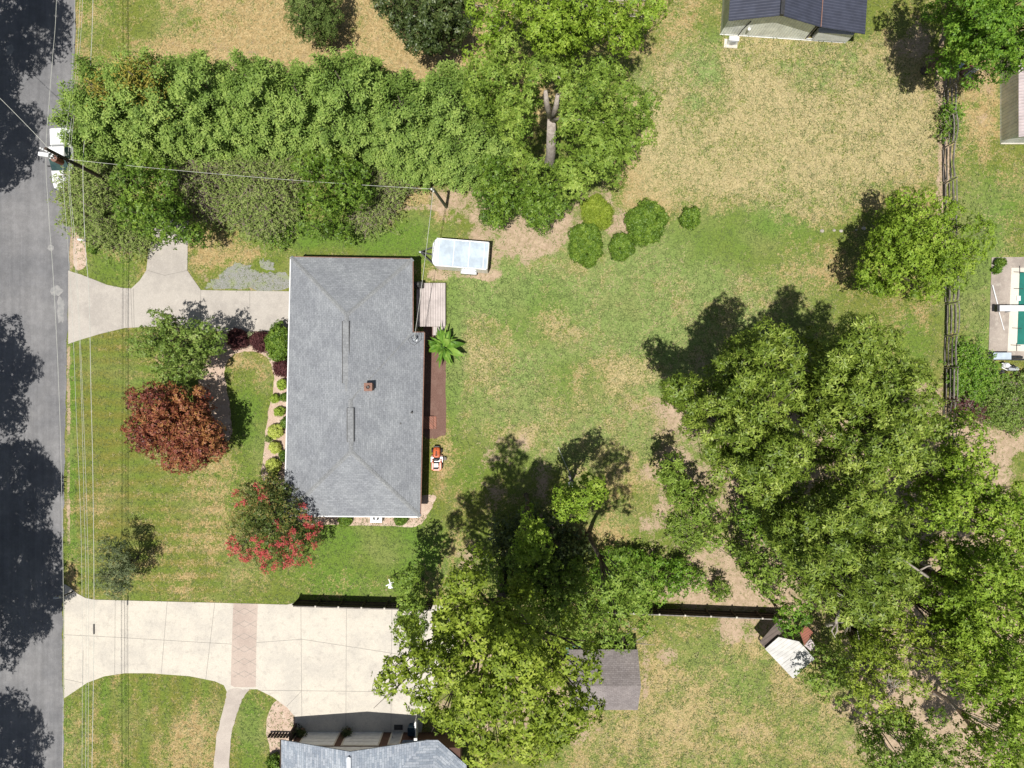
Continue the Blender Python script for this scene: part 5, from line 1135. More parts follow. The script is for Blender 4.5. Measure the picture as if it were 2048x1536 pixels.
# purple martin gourd / birdhouse globe on a pole in the tree shade
gl_ = thing('birdhouse_post', 'pale globe on a white post in the deep tree shade', 'birdhouse', W(1154, 988)); b = W(1156, 984); tpp = W(1141, 968, 2.4)
b = W(1141 + (1024 - 1141) * .0, 968, 0); b = Vector((W(1155, 986).x, W(1155, 986).y, 0)); tpp = Vector((W(1140, 967, 2.3).x, W(1140, 967, 2.3).y, 2.3))
mb = MB(); mb.tube([b, tpp], .045, 8); mb.build('post', 'white_paint', gl_); mb = MB(); mb.sphere(tpp + Vector((0, 0, .18)), .23, 16); mb.build('globe', 'grey_metal', gl_, smooth=True); mb = MB(); mb.sphere(tpp + Vector((.02, 0, .38)), (.09, .09, .06), 10); mb.build('finial', 'white_gloss', gl_)
mb = MB(); a0 = W(1116, 894, .9); a1 = W(1155, 984, .15)
mb.tube([a0, a0.lerp(a1, .5) - Vector((0, 0, .1)), a1], .022, 5); tag(mb.build('guy_rope', 'wire_white'), 'pale rope stretched over the shade to the globe post', 'rope')
mb = MB(); a0 = W(1138, 950, .25); a1 = W(1153, 984, .25); mb.bar(a0, a1, .22, .1); tag(mb.build('plank', 'weathered_wood'), 'grey plank lying in the shade beside the globe post', 'plank')
# white lawn ornament (whirligig)
wg = thing('whirligig', 'white whirligig on a stake in the lawn above the board fence', 'whirligig', W(786, 1146)); b = W(787, 1157); hh = 1.5
mb = MB(); mb.tube([b, b + Vector((0, 0, hh))], .035, 6); mb.build('stake', 'white_paint', wg)
for an in (.5, 1.9, 3.6, 5.2): mb = MB(); e_ = b + Vector((math.cos(an) * .42, math.sin(an) * .42, hh + .05)); mb.bar(b + Vector((0, 0, hh)), e_, .08, .03); mb.build('arm', 'white_paint', wg)
mb = MB(); mb.box((b.x - .05, b.y - .25, hh - .25), (.28, .5, .04), -.2); mb.build('tail', 'white_paint', wg)

# ------------------------------------------------------------------ pool things
pc = thing('pool_cover', 'green safety cover stretched over the swimming pool', 'pool cover', W(2100, 620))
mb = MB(); mb.prism(gp([(2038, 545), (2260, 543), (2260, 692), (2033, 689)]), .0625, .085); mb.build('cover', 'green_cover', pc)
for y, x0, x1 in ((544, 2026, 2040), (577, 2026, 2039), (656, 2023, 2036), (690, 2020, 2034)):
    mb = MB(); line(mb, [(x0, y), (x1 + 6, y + 1)], .05, .086, .095); mb.build('strap', 'dark_metal', pc)
for x, y0, y1 in ((2038, 532, 548), (2032, 686, 702)): mb = MB(); line(mb, [(x, y0), (x, y1)], .05, .086, .095); mb.build('strap', 'dark_metal', pc)
pcl = [(2000, 616), (2060, 616)]
dbd = thing('diving_board', 'long white diving board reaching over the green pool cover', 'diving board', W(2000, 616)); 
a0 = W(1997, 616.5, .75); a1 = W(2075, 617, .75)
mb = MB(); mb.box(((a0.x + a1.x) / 2, a0.y, .75), (a1.x - a0.x, .5, .07)); mb.build('board', 'white_gloss', dbd, bevel=.02)
mb = MB(); mb.box((a0.x - .02, a0.y, .6), (.22, .56, .4)); mb.build('stand', 'dark_metal', dbd, bevel=.03); mb = MB(); mb.box((a0.x + 1.1, a0.y, .36), (.12, .6, .6)); mb.build('fulcrum', 'grey_metal', dbd)
mb = MB(); mb.tube([W(1985, 570, .15), W(1995, 608, .1)], .05, 6); tag(mb.build('pool_pole', 'white_gloss'), 'white pole lying above the diving board end', 'pole')
mb = MB(); mb.tube([W(1998, 624, .1), W(2008, 660, .1)], .04, 6); tag(mb.build('pool_pole', 'white_gloss'), 'white pole lying below the diving board end', 'pole')
mb = MB(); q = W(2035, 597); mb.box((q.x, q.y, .12), (.3, .42, .1)); tag(mb.build('skimmer_lid', 'white_gloss'), 'white lid on the pool edge above the diving board', 'lid')
bb = thing('deck_box', 'pale grey storage box beside the pool pump', 'storage box', W(2004, 711)); q = W(2004, 712, .6); mb = MB(); mb.box((q.x, q.y, .32), (1.5, .55, .55)); mb.build('body', 'grey_metal', bb, bevel=.02); mb = MB(); mb.box((q.x, q.y, .63), (1.55, .6, .06)); mb.build('lid', 'trailer_skin', bb, bevel=.02)
rl = thing('rolled_mat', 'black rolled mat on the pool deck edge', 'rolled mat', W(2030, 713)); mb = MB(); mb.tube([W(2022, 714.5, .22), W(2044, 714.5, .22)], .12, 12); mb.build('roll', 'black_plastic', rl)
mb = MB(); mb.bar(W(1988, 719.5, .3), W(2060, 720, .3), .09, .09); tag(mb.build('pipe_rail', 'dark_metal'), 'dark pipe rail along the south edge of the pool deck', 'rail')
pp = thing('pool_pump', 'white pool filter and pump on the gravel below the pool deck', 'pool pump', W(2005, 735))
q = W(2003, 731); mb = MB(); mb.cyl((q.x, q.y, .02), .22, .7, 16); mb.sphere((q.x, q.y, .72), (.22, .22, .14), 14); mb.build('filter_tank', 'white_gloss', pp, smooth=True)
q = W(2022, 738); mb = MB(); mb.tube([(q.x - .5, q.y, .3), (q.x + .35, q.y, .3)], [.16, .2], 14); mb.build('pump_motor', 'grey_metal', pp); mb = MB(); mb.sphere((q.x - .1, q.y + .2, .35), (.22, .16, .2), 12); mb.build('strainer', 'black_plastic', pp)
mb = MB(); q2 = W(2000, 744); mb.box((q2.x, q2.y, .1), (.6, .35, .12)); mb.build('pad', 'dark_metal', pp, bevel=.02); mb = MB(); mb.tube([W(2003, 727, .45), W(2012, 726, .45), W(2022, 732, .4)], .04, 8); mb.tube([W(2003, 735, .3), W(2016, 741, .25), W(2036, 739, .25)], .045, 8); mb.build('pipes', 'white_gloss', pp)

# ------------------------------------------------------------------ junk pile by the top right tree
for k, (px, py, an, mt, lab) in enumerate(((1931, 135, .55, 'rust', 'rusty orange board topmost in the junk pile by the fence'), (1935, 141, .5, 'terracotta', 'pinkish board lying across the middle of the junk pile'), (1940, 147, .62, 'cream', 'pale board at the foot of the junk pile'), (1925, 125, 1.2, 'trailer_skin', 'pale blue panel leaning behind the junk pile boards'))):
    q = W(px, py); mb = MB(); mb.box((q.x, q.y, .08 + .1 * (k % 3)), (1.5, .35, .07), an); tag(mb.build('board', mt), lab, 'board')
lb = MB(); 
for k in range(9): q = W(1937 + random.uniform(-6, 8), 153 + random.uniform(-5, 5)); e_ = Vector((random.uniform(-.4, .4), random.uniform(-.3, .3), random.uniform(0, .3))); lb.tube([q + Vector((0, 0, .05)), q + e_ + Vector((0, 0, .1))], .035, 5)
tag(lb.build('scrap_heap', 'grey_metal'), 'grey heap of metal scrap below the junk boards', 'scrap')
for k, (px, py, rr_) in enumerate(((1644, 462, .2), (1668, 461, .15), (1682, 462, .18), (1727, 457, .22), (1712, 460, .12))):
    q = W(px, py); mb = MB(); mb.sphere((q.x, q.y, .03), (rr_, rr_ * .8, .09), 8); tag(mb.build('stepping_stone', 'stone'), ['flat pale stone at the west end of the row in the dry grass', 'small pale stone second from the west end of the row', 'pale stone in the middle of the row in the dry grass', 'largest pale stone at the tree shadow end of the row', 'tiny pale stone just before the largest one in the row'][k], 'stone', 'row of pale stones')
# ------------------------------------------------------------------ vegetation
def gold(T, tone, idx, rng): return tone
HG = 'evergreens in the long hedge row'
rows = [(236, 272, 2.3, 8.0, 'feathery evergreen at the road end of the hedge row'), (282, 284, 1.8, 5.5, 'low evergreen skirt plant just inside the road end of the hedge row'),
 (303, 246, 3.1, 11.2, 'evergreen second from the road in the hedge row'), (352, 268, 2.6, 8.6, 'short evergreen on the lower side of the hedge row near the golden patch'),
 (388, 242, 3.2, 12.3, 'evergreen third from the road in the hedge row, tinged gold'), (484, 240, 3.2, 12.3, 'evergreen fourth from the road in the hedge row'),
 (436, 272, 2.5, 8.8, 'short evergreen tucked between the third and fourth hedge trees'),
 (578, 244, 3.2, 12.0, 'evergreen fifth from the road in the hedge row'), (532, 272, 2.4, 8.5, 'short evergreen below the fourth and fifth hedge trees'),
 (652, 254, 2.8, 11.0, 'evergreen sixth from the road in the hedge row'), (735, 248, 3.6, 13.4, 'tall broad evergreen in the middle right of the hedge row'),
 (705, 292, 2.5, 8.2, 'short evergreen in front of the tall broad hedge tree'), (832, 276, 3.2, 12.0, 'evergreen right of the dark gap in the hedge row'),
 (868, 318, 2.2, 8, 'short evergreen at the lower edge of the hedge row above the bare ground'), (920, 272, 3.4, 12.8, 'last full evergreen at the east end of the hedge row'), (930, 318, 2.4, 8.5, 'short evergreen at the lower east end of the hedge row'), (975, 305, 2.0, 9.5, 'narrow evergreen squeezed against the pale trunked tree')]
for i, (x, y, r, h, lab) in enumerate(rows):
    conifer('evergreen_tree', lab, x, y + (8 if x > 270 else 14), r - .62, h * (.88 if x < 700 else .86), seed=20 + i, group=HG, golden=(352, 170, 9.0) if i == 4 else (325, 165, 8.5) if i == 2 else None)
# dying golden patch in the hedge
b_ = W(392, 262); 
G1 = []
# big pale trunked tree, top centre
OAK = 'large broadleaf trees'
tree('broadleaf_tree', 'big light green tree with a pale forked trunk showing through its crown', 'tree',
     [(960, 100), (1000, 60), (1060, 90), (1130, 110), (1200, 95), (1250, 130), (1262, 165), (1318, 175), (1322, 240), (1300, 300), (1255, 345), (1205, 375), (1150, 385), (1090, 340), (1030, 335), (1000, 300), (985, 240), (940, 200), (925, 150)],
     17.5, 9, .85, 'leaf_mid', dens=21, k=5, L=.22, Wd=.105, base=(1093, 352), rtrunk=.42, clear=[(1097, y_, h_, .75) for y_, h_ in ((320, 3), (305, 5), (290, 7), (270, 9), (250, 10.5), (230, 12), (210, 13), (195, 14))], bark='bark_pale', hole=[[(1082, 180), (1095, 172), (1120, 178), (1122, 235), (1114, 266), (1100, 272), (1086, 230)], [(1086, 288), (1106, 288), (1106, 324), (1084, 324)]], seed=31, group=OAK, nl=2, lean=(1103, 240, 11.5))
tree('broadleaf_tree', 'yellow green broad tree cut by the top edge', 'tree',
     [(925, -60), (1100, -90), (1330, -60), (1320, 30), (1290, 62), (1270, 95), (1225, 95), (1190, 75), (1130, 100), (1070, 95), (1010, 60), (985, 100), (940, 60)],
     15, 8, .85, 'leaf_light', dens=20, L=.215, Wd=.105, base=(1100, 70), rtrunk=.35, bark='bark_pale', seed=32, group=OAK, gap=1.06)
tree('small_tree', 'thin pale green sapling crown over the dry grass between the dark holly and big tree', 'tree', [(935, 90), (975, 80), (1000, 120), (985, 170), (940, 170), (925, 130)], 7, 4, .62, 'leaf_light', dens=7, L=.24, Wd=.11, seed=33, rtrunk=.1, gap=1.25)
# hollies and shrubs south of it
tree('holly', 'tall bright green holly left of its darker partner', 'tree', [(955, 318), (985, 300), (1022, 312), (1040, 350), (1038, 400), (1020, 440), (985, 455), (955, 430), (943, 380)], 6.5, 2.4, .62, 'leaf_shrub', dens=26, k=4, L=.2, Wd=.1, seed=34, rtrunk=.14, skirt=True)
tree('holly', 'dense dark green holly right of its brighter partner', 'tree', [(1035, 345), (1075, 322), (1120, 318), (1150, 345), (1155, 395), (1130, 425), (1095, 458), (1055, 455), (1030, 420)], 6.2, 2.2, .62, 'leaf_shrub', dens=26, k=4, L=.2, Wd=.1, seed=35, rtrunk=.14, skirt=True)
shrub('shrub', 'pale yellow green shrub on the bare ground right of the dark holly', 1194, 425, 31, 1.3, 'leaf_yellow', 41, L=.22, Wd=.05, dens=45, ry=33)
shrub('shrub', 'round green shrub, larger one left of the small round shrub', 1172, 489, 34, 1.9, 'leaf_shrub', 42, L=.16, Wd=.07, dens=60, ry=42)
shrub('shrub', 'small round green shrub between its larger neighbours on the lawn edge', 1243, 494, 25, 1.4, 'leaf_shrub', 43, L=.15, Wd=.07, dens=60)
shrub('shrub', 'glossy green shrub with a dull bronze side, rightmost of the close cluster', 1293, 446, 38, 2.1, 'leaf_shrub', 44, L=.18, Wd=.09, dens=50, ry=42)
shrub('shrub', 'small dark green shrub standing alone on the lawn', 1382, 436, 18, 1.1, 'leaf_shrub', 45, L=.18, Wd=.09, dens=45)
# top edge shrubs
tree('cedar', 'rounded dull green cedar cut by the top edge on the dry field', 'tree', [(562, 0), (568, 45), (590, 78), (622, 84), (655, 78), (678, 50), (682, 5), (668, -50), (600, -60), (565, -30)], 5.5, 1.8, .5, 'leaf_cedar', dens=34, k=4, L=.18, Wd=.07, seed=36, skirt=True, rtrunk=.15)
tree('holly', 'very dark conical holly cut by the top edge on the dry field', 'tree', [(745, 0), (760, 35), (790, 62), (800, 92), (830, 105), (860, 115), (890, 95), (925, 75), (945, 45), (940, -30), (860, -80), (760, -50)], 8, 2.5, .62, 'leaf_dark', dens=26, k=4, L=.22, Wd=.11, seed=37, skirt=True, rtrunk=.18)
# thicket between the hedge and the house
tree('broadleaf_tree', 'dark green tree in the thicket above the driveway spur', 'tree', [(220, 310), (262, 300), (320, 318), (352, 350), (362, 392), (372, 430), (395, 462), (385, 490), (340, 470), (322, 482), (262, 470), (225, 435), (235, 390), (212, 350)], 7.5, 3.2, .8, 'leaf_shrub', dens=13, k=5, L=.24, Wd=.11, seed=38, rtrunk=.18, gap=1.05)
scrub('scrub_bush', 'brown twiggy bush between the truck and the thicket tree', [(130, 345), (200, 300), (240, 330), (235, 400), (240, 460), (190, 480), (135, 450), (120, 400)], 3.6, 51, ntwig=430, leaves=7500)
scrub('scrub_bush', 'grey brown bare bush in the middle of the thicket', [(345, 330), (420, 300), (460, 340), (450, 400), (420, 450), (385, 440), (360, 400)], 3.8, 52, ntwig=620, leaves=2400)
scrub('scrub_bush', 'pale olive twiggy bush right of the bare grey one', [(440, 310), (560, 300), (600, 360), (590, 430), (540, 475), (470, 450), (430, 400)], 4.0, 53, ntwig=760, leaves=8200)
tree('broadleaf_tree', 'green tree crown in the thicket below the hedge middle', 'tree', [(575, 315), (620, 292), (680, 300), (730, 330), (752, 370), (715, 415), (690, 440), (640, 425), (600, 440), (585, 400), (598, 350)], 6.5, 3.0, .75, 'leaf_shrub', dens=12, k=5, L=.24, Wd=.11, seed=39, rtrunk=.15, gap=1.0)
scrub('scrub_bush', 'bare brown bush at the right end of the thicket', [(700, 350), (790, 335), (835, 350), (800, 400), (770, 450), (720, 460), (700, 420)], 3.2, 54, ntwig=560, leaves=3600)
tree('broadleaf_tree', 'small dark green tree at the lower edge of the thicket over the lawn', 'tree', [(590, 440), (630, 425), (680, 432), (705, 460), (700, 487), (668, 478), (630, 470), (595, 465)], 4.2, 2.2, .5, 'leaf_shrub', dens=16, k=4, L=.2, Wd=.1, seed=40, rtrunk=.1, gap=1.15)
scrub('scrub_bush', 'low weedy green bush under the hedge beside the thicket tree', [(500, 395), (580, 400), (600, 440), (570, 480), (510, 470)], 1.6, 55, 'leaf_shrub', ntwig=150, leaves=3800)
scrub('scrub_bush', 'low leafy tangle at the left edge of the thicket lawn side', [(180, 425), (240, 440), (300, 470), (290, 500), (220, 490), (175, 470)], 1.8, 56, 'leaf_scrub', ntwig=170, leaves=3200)
scrub('scrub_bush', 'leafy tangle filling the hollow under the hedge row', [(440, 290), (560, 285), (700, 310), (720, 345), (600, 330), (470, 340)], 2.6, 57, 'leaf_scrub', ntwig=260, leaves=5200)
# front yard
tree('broadleaf_tree', 'fresh green round tree beside the upper driveway', 'tree', [(252, 668), (272, 655), (292, 648), (292, 618), (335, 610), (352, 632), (375, 640), (400, 632), (430, 650), (447, 672), (438, 705), (412, 720), (405, 752), (360, 768), (325, 765), (300, 745), (290, 720), (256, 700)], 6.5, 3.4, .58, 'leaf_green_tree', dens=16, k=5, L=.2, Wd=.10, seed=61, rtrunk=.16, gap=.98, und=.7, spread=.25)
def redtone(T, tone, idx, rng):
    x = (T[:, 0] - W(350, 850, 5).x) / 4; y = (T[:, 1] - W(350, 850, 5).y) / 4
    return tone + .22 * np.clip(x * .8 + .1, -1, .45) - .10 * np.clip(-y, 0, 1) + .12 * (rng.uniform(0, 1, idx.max() + 1) > .7)[idx]
tree('maple_tree', 'copper red maple on the front lawn', 'tree', [(250, 790), (280, 768), (320, 762), (360, 770), (395, 758), (412, 775), (415, 820), (440, 850), (452, 885), (440, 915), (400, 935), (380, 955), (350, 952), (318, 935), (290, 920), (262, 895), (245, 860), (255, 830)], 6.2, 2.0, .62, 'leaf_red', dens=22, k=5, L=.19, Wd=.10, seed=62, rtrunk=.16, gap=.85, und=.45, tonef=redtone)
rt, C_, R_l = tree('crape_myrtle', 'green crape myrtle with red blossom at the south west house corner', 'tree', [(470, 985), (500, 960), (530, 945), (560, 950), (585, 975), (612, 1000), (628, 1030), (645, 1060), (635, 1100), (615, 1130), (575, 1140), (535, 1148), (500, 1130), (475, 1130), (455, 1095), (447, 1060), (462, 1030)], 5.8, 2.4, .55, 'leaf_myrtle', dens=20, k=4, L=.17, Wd=.08, seed=63, rtrunk=.12, gap=1.0, und=.5)
rg = np.random.default_rng(64); n_ = 0; bt = []
for c_, r_ in zip(C_, R_l):
    sx = 1024 + c_[0] / S / (1 - c_[2] / H); sy = 768 - c_[1] / S / (1 - c_[2] / H)
    w_ = .10 + max(0, (sy - 1050) / 90) + max(0, (np.hypot(sx - 540, sy - 1045) - 62) / 60) * (.9 if sy > 1000 or sx < 500 else .1)
    if rg.uniform() < min(w_ * 1.1, .85):
        m_ = rg.integers(3, 7)
        for _ in range(m_):
            d_ = rg.normal(0, 1, 3); d_[2] = abs(d_[2]) + .3; d_ /= np.linalg.norm(d_); e_ = c_ + d_ * r_ * 1.05
            bt.append(e_ + rg.normal(0, .11, (22, 3)))
bt = np.concatenate(bt); fast_mesh('blossom', leaf_quads(bt, unit(rg.normal(0, .6, (len(bt), 3)) + [0, 0, 1]), 3, .085, .06, .3, rng=rg), 4, 'petal_red', np.repeat(.5 + rg.normal(0, .2, len(bt)), 3), rt)
tree('olive_bush', 'grey green olive bush on the lawn beside the pale driveway', 'tree', [(196, 1075), (222, 1078), (255, 1085), (262, 1110), (270, 1140), (258, 1180), (235, 1200), (212, 1192), (192, 1170), (188, 1130)], 4.2, 1.9, .48, 'leaf_olive', dens=30, k=4, L=.16, Wd=.06, seed=65, rtrunk=.1, skirt=False, gap=1.05)
shrub('barberry', 'dark purple shrub under the green tree at the drive edge', 475, 679, 21, 1.2, 'leaf_purple', 71, L=.10, Wd=.05, dens=90)
shrub('barberry', 'round dark purple shrub left of the big green foundation shrub', 522, 683, 19, 1.2, 'leaf_purple', 72, L=.10, Wd=.05, dens=90, ry=21)
shrub('barberry', 'small dark purple shrub close against the house wall', 565, 736, 17, 1.0, 'leaf_purple', 73, L=.10, Wd=.05, dens=90)
shrub('shrub', 'pale cream variegated shrub between the two upper purple shrubs', 500, 673, 8, .6, 'leaf_cream', 74, L=.12, Wd=.06, dens=60, lob=.15)
shrub('shrub', 'large green shrub at the house corner by the upper driveway', 560, 684, 26, 2.0, 'leaf_shrub', 75, L=.14, Wd=.08, dens=60, ry=36)
for i, (x, y, r, lab) in enumerate(((564, 769, 10, 'small lime green shrub, first below the purple one at the house wall'), (549, 797, 8.5, 'smallest lime green shrub, second down the mulch bed'), (559, 823, 10, 'small lime green shrub, third down the mulch bed'), (551, 863, 14.5, 'large golden mound shrub, first of the three big ones'), (550, 895, 12, 'golden mound shrub, middle one of the three big ones'), (547, 932, 15, 'golden mound shrub, lowest of the three beside the red blossom tree'))):
    shrub('golden_shrub', lab, x, y, r, .75 if r < 11 else .85, 'leaf_gold' if r > 11 else 'leaf_lime', 80 + i, 'golden shrubs in the mulch bed', L=.07, Wd=.04, dens=150, lob=.15, rough=.05)
for i, (x, y, r, lab) in enumerate(((571, 796, 9, 'dark green clump half under the eave, upper one'), (571, 846, 9, 'dark green clump half under the eave, middle one'), (568, 912, 9, 'dark green clump half under the eave, lower one'), (537, 878, 6, 'grey green low tuft between the golden mounds'), (690, 1040, 13, 'dark green clump on the south mulch left of the heat pump'), (803, 1038, 12, 'dark green clump on the south mulch right of the heat pump'), (546, 953, 8, 'lime tuft hidden at the edge of the crape myrtle'))):
    shrub('foundation_shrub', lab, x, y, r, .6, 'leaf_yellow' if i == 6 else 'leaf_scrub' if i == 3 else 'leaf_shrub', 90 + i, 'low clumps round the house', L=.12, Wd=.06, dens=80, lob=.16)
shrub('shrub', 'dark green shrub at the bottom edge left of the garage roof', 553, 1530, 18, 1.2, 'leaf_shrub', 98, L=.15, Wd=.08)
shrub('shrub', 'low green shrub at the foot of the white mailbox', 186, 497, 8, .6, 'leaf_shrub', 99, L=.15, Wd=.08, lob=.16)
for (px, py, r_, lab, mt) in ((2000, 525, 8, 'round green potted plant on the pool deck corner', 'leaf_shrub'), (1993, 540, 6, 'smaller plant in a pale ring pot on the pool deck corner', 'leaf_bright')):
    shrub('potted_plant', lab, px, py, r_, .75, mt, int(px), L=.12, Wd=.07, dens=90, lob=.16)
    q = W(px, py); o_ = [o for o in COL.objects if o.get('label') == lab][0]; mb = MB(); mb.cyl((q.x, q.y, .05), .2, .3, 14, r2=.3 if px < 1996 else .24); mb.build('pot', 'cream', o_)
scrub('vine', 'bright green vine tuft climbing the rail fence below the junk pile', [(1896, 218), (1908, 216), (1912, 228), (1900, 234)], 1.9, 63, 'leaf_bright', ntwig=20, leaves=420, cat='vine')
scrub('vine', 'darker vine patch lower down the rail fence', [(1890, 250), (1900, 246), (1902, 264), (1891, 268)], 1.6, 64, 'leaf_shrub', ntwig=20, leaves=320, cat='vine')
# elephant ear by the deck
be = thing('banana_plant', 'large leaved banana plant beside the deck corner', 'plant', W(889, 694))
rg = np.random.default_rng(5); cb = W(889, 692); mb = MB(); nlf = 60; lv = []; tn = []
for i in range(nlf):
    an = i * 2.399 + rg.uniform(-.2, .2); Lf = rg.uniform(.8, 2.15); wd_ = rg.uniform(.05, .12) if i % 5 else rg.uniform(.24, .34); el = rg.uniform(.25, 1.0)
    if math.cos(an) < -.2: Lf *= .85
    d_ = np.array([math.cos(an), math.sin(an)]); s_ = np.array([-d_[1], d_[0]]); st = rg.uniform(.15, .4) * Lf; prev = None
    base_ = np.array([cb.x + .12 * rg.normal(), cb.y + .12 * rg.normal()]); ks = 8
    for k in range(ks + 1):
        u = k / ks; r_ = st + u * (Lf - st); z = .9 + el * math.sin(u * 1.9) * .9 - u * u * .9 * (1.2 - el); hwid = wd_ * (math.sin(math.pi * min(max(u, 0.02) ** .7, .985)) + .02)
        c_ = base_ + d_ * r_; l_ = np.array([*(c_ + s_ * hwid), z + hwid * .35]); rr_ = np.array([*(c_ - s_ * hwid), z + hwid * .35]); mid_ = np.array([*c_, z])
        if prev is not None: lv += [prev[0], l_, mid_, prev[2], prev[2], mid_, rr_, prev[1]]; tn += [.2 + .3 * (i % 3) + rg.uniform(-.05, .05)] * 2
        prev = (l_, rr_, mid_)
    mb.tube([(base_[0], base_[1], 0), (base_[0] + d_[0] * .1, base_[1] + d_[1] * .1, .7), (base_[0] + d_[0] * st, base_[1] + d_[1] * st, .92 + .0)], [.05, .035, .02], 6)
fast_mesh('leaves', np.array(lv), 4, 'leaf_banana', np.array(tn), be); mb.build('stems', 'leaf_banana', be, smooth=True)
# lone tree on the east lawn
tree('broadleaf_tree', 'round bright green tree standing alone over the rail fence', 'tree', [(1735, 470), (1775, 440), (1785, 385), (1830, 372), (1870, 385), (1905, 400), (1950, 425), (1985, 450), (1990, 500), (1965, 540), (1930, 575), (1890, 590), (1850, 612), (1800, 600), (1770, 600), (1735, 585), (1705, 560), (1730, 520)], 8.5, 3.6, .68, 'leaf_light', dens=19, k=5, L=.20, Wd=.10, seed=101, rtrunk=.24, gap=1.03)
tree('broadleaf_tree', 'dense bright green tree in the top right corner over the white shed', 'tree', [(1880, -60), (1885, 30), (1895, 90), (1925, 110), (1960, 125), (1985, 140), (1990, 175), (2010, 188), (2030, 150), (2070, 120), (2160, 60), (2160, -80), (1990, -120)], 12.5, 5, .8, 'leaf_bright', dens=19, k=5, L=.22, Wd=.105, seed=102, rtrunk=.3, group=OAK)
tree('broadleaf_tree', 'tree beyond the top edge whose shade falls on the barn yard', 'tree', [(1960, -330), (2060, -350), (2160, -280), (2170, -160), (2080, -130), (1960, -150), (1920, -240)], 13, 7, 1.3, 'leaf_mid', dens=6, seed=103, rtrunk=.3)
# woods on the right
WD = 'trees of the dark eastern woods'
tree('oak_tree', 'glossy olive green oak whose crown reaches farthest west over the lawn', 'tree', [(1318, 775), (1350, 755), (1385, 738), (1410, 770), (1440, 755), (1440, 705), (1490, 655), (1540, 640), (1585, 640), (1610, 690), (1640, 740), (1640, 860), (1620, 960), (1560, 1010), (1500, 1010), (1450, 985), (1400, 900), (1375, 850), (1345, 805)], 17, 9.5, .85, 'leaf_oak', dens=17, k=6, L=.30, Wd=.10, seed=111, rtrunk=.42, bark='bark', group=WD, gap=1.0, base=(1440, 860))
tree('oak_tree', 'glossy oak with a ragged northern edge, right of the westernmost crown', 'tree', [(1640, 700), (1672, 640), (1705, 622), (1745, 620), (1790, 655), (1812, 668), (1805, 705), (1868, 735), (1885, 790), (1892, 850), (1885, 930), (1840, 965), (1760, 985), (1680, 960), (1640, 880), (1625, 790)], 17, 9.5, .85, 'leaf_oak', dens=17, k=6, L=.30, Wd=.10, seed=112, rtrunk=.42, group=WD, gap=1.0, base=(1590, 800))
tree('oak_tree', 'glossy oak in the middle of the eastern woods above the dead limbs', 'tree', [(1540, 1020), (1600, 990), (1700, 970), (1800, 985), (1845, 1030), (1830, 1100), (1850, 1180), (1800, 1240), (1730, 1260), (1665, 1240), (1610, 1190), (1560, 1110)], 17.5, 10, .85, 'leaf_oak', dens=17, k=6, L=.30, Wd=.10, seed=113, rtrunk=.42, group=WD, gap=1.02, base=(1490, 990))
tree('broadleaf_tree', 'lighter green tree at the north east end of the woods beside the rail fence', 'tree', [(1885, 870), (1925, 825), (1975, 835), (1985, 880), (2000, 920), (2050, 960), (2100, 1010), (2100, 1100), (2000, 1090), (1900, 1080), (1845, 1050), (1850, 985), (1895, 940)], 13.5, 7.5, .75, 'leaf_light', dens=20, L=.215, Wd=.105, seed=114, rtrunk=.3, group=WD, gap=1.06)
tree('broadleaf_tree', 'light green tree at the right edge in the middle of the woods', 'tree', [(1880, 1085), (1990, 1090), (2110, 1080), (2160, 1200), (2130, 1400), (2040, 1400), (1970, 1350), (1925, 1290), (1935, 1210), (1890, 1175)], 15, 8, .8, 'leaf_light', dens=20, L=.215, Wd=.105, seed=115, rtrunk=.3, group=WD, gap=1.05)
tree('broadleaf_tree', 'yellowish green open tree south of the dead limbs', 'tree', [(1680, 1270), (1760, 1250), (1830, 1220), (1870, 1260), (1930, 1290), (1950, 1340), (1900, 1370), (1840, 1400), (1780, 1470), (1730, 1450), (1700, 1380), (1720, 1330)], 13, 7, .75, 'leaf_yellow', dens=14, L=.21, Wd=.1, seed=116, rtrunk=.26, group=WD, gap=1.12)
tree('broadleaf_tree', 'dark green tree at the bottom edge of the woods', 'tree', [(1745, 1450), (1820, 1400), (1880, 1420), (1925, 1480), (1940, 1560), (1880, 1620), (1790, 1600), (1740, 1540)], 11, 6, .75, 'leaf_mid', dens=16, L=.21, Wd=.1, seed=117, nl=9, rtrunk=.2, bark='bark_pale', group=WD, gap=1.1)
tree('broadleaf_tree', 'green tree in the bottom right corner of the woods', 'tree', [(1975, 1440), (2040, 1410), (2120, 1400), (2150, 1560), (2060, 1640), (1985, 1600), (1960, 1510)], 12, 6, .75, 'leaf_light', dens=16, L=.21, Wd=.1, seed=118, nl=9, rtrunk=.2, bark='bark_pale', group=WD, gap=1.15)
tree('understory_tree', 'bright understory tree at the western foot of the big oaks', 'tree', [(1318, 925), (1345, 905), (1372, 930), (1400, 960), (1440, 1000), (1470, 1040), (1450, 1075), (1400, 1060), (1350, 1010), (1318, 960)], 7, 4, .62, 'leaf_mid', dens=12, L=.24, Wd=.12, seed=119, rtrunk=.15, group='understory trees at the edge of the woods')
tree('understory_tree', 'loose green understory tree left of the dark hollow in the woods', 'tree', [(1400, 1060), (1450, 1070), (1500, 1085), (1550, 1120), (1580, 1160), (1590, 1220), (1560, 1240), (1530, 1200), (1490, 1150), (1440, 1110), (1400, 1090)], 7.5, 4, .62, 'leaf_mid', dens=11, L=.24, Wd=.12, seed=120, rtrunk=.15, group='understory trees at the edge of the woods', gap=1.1)
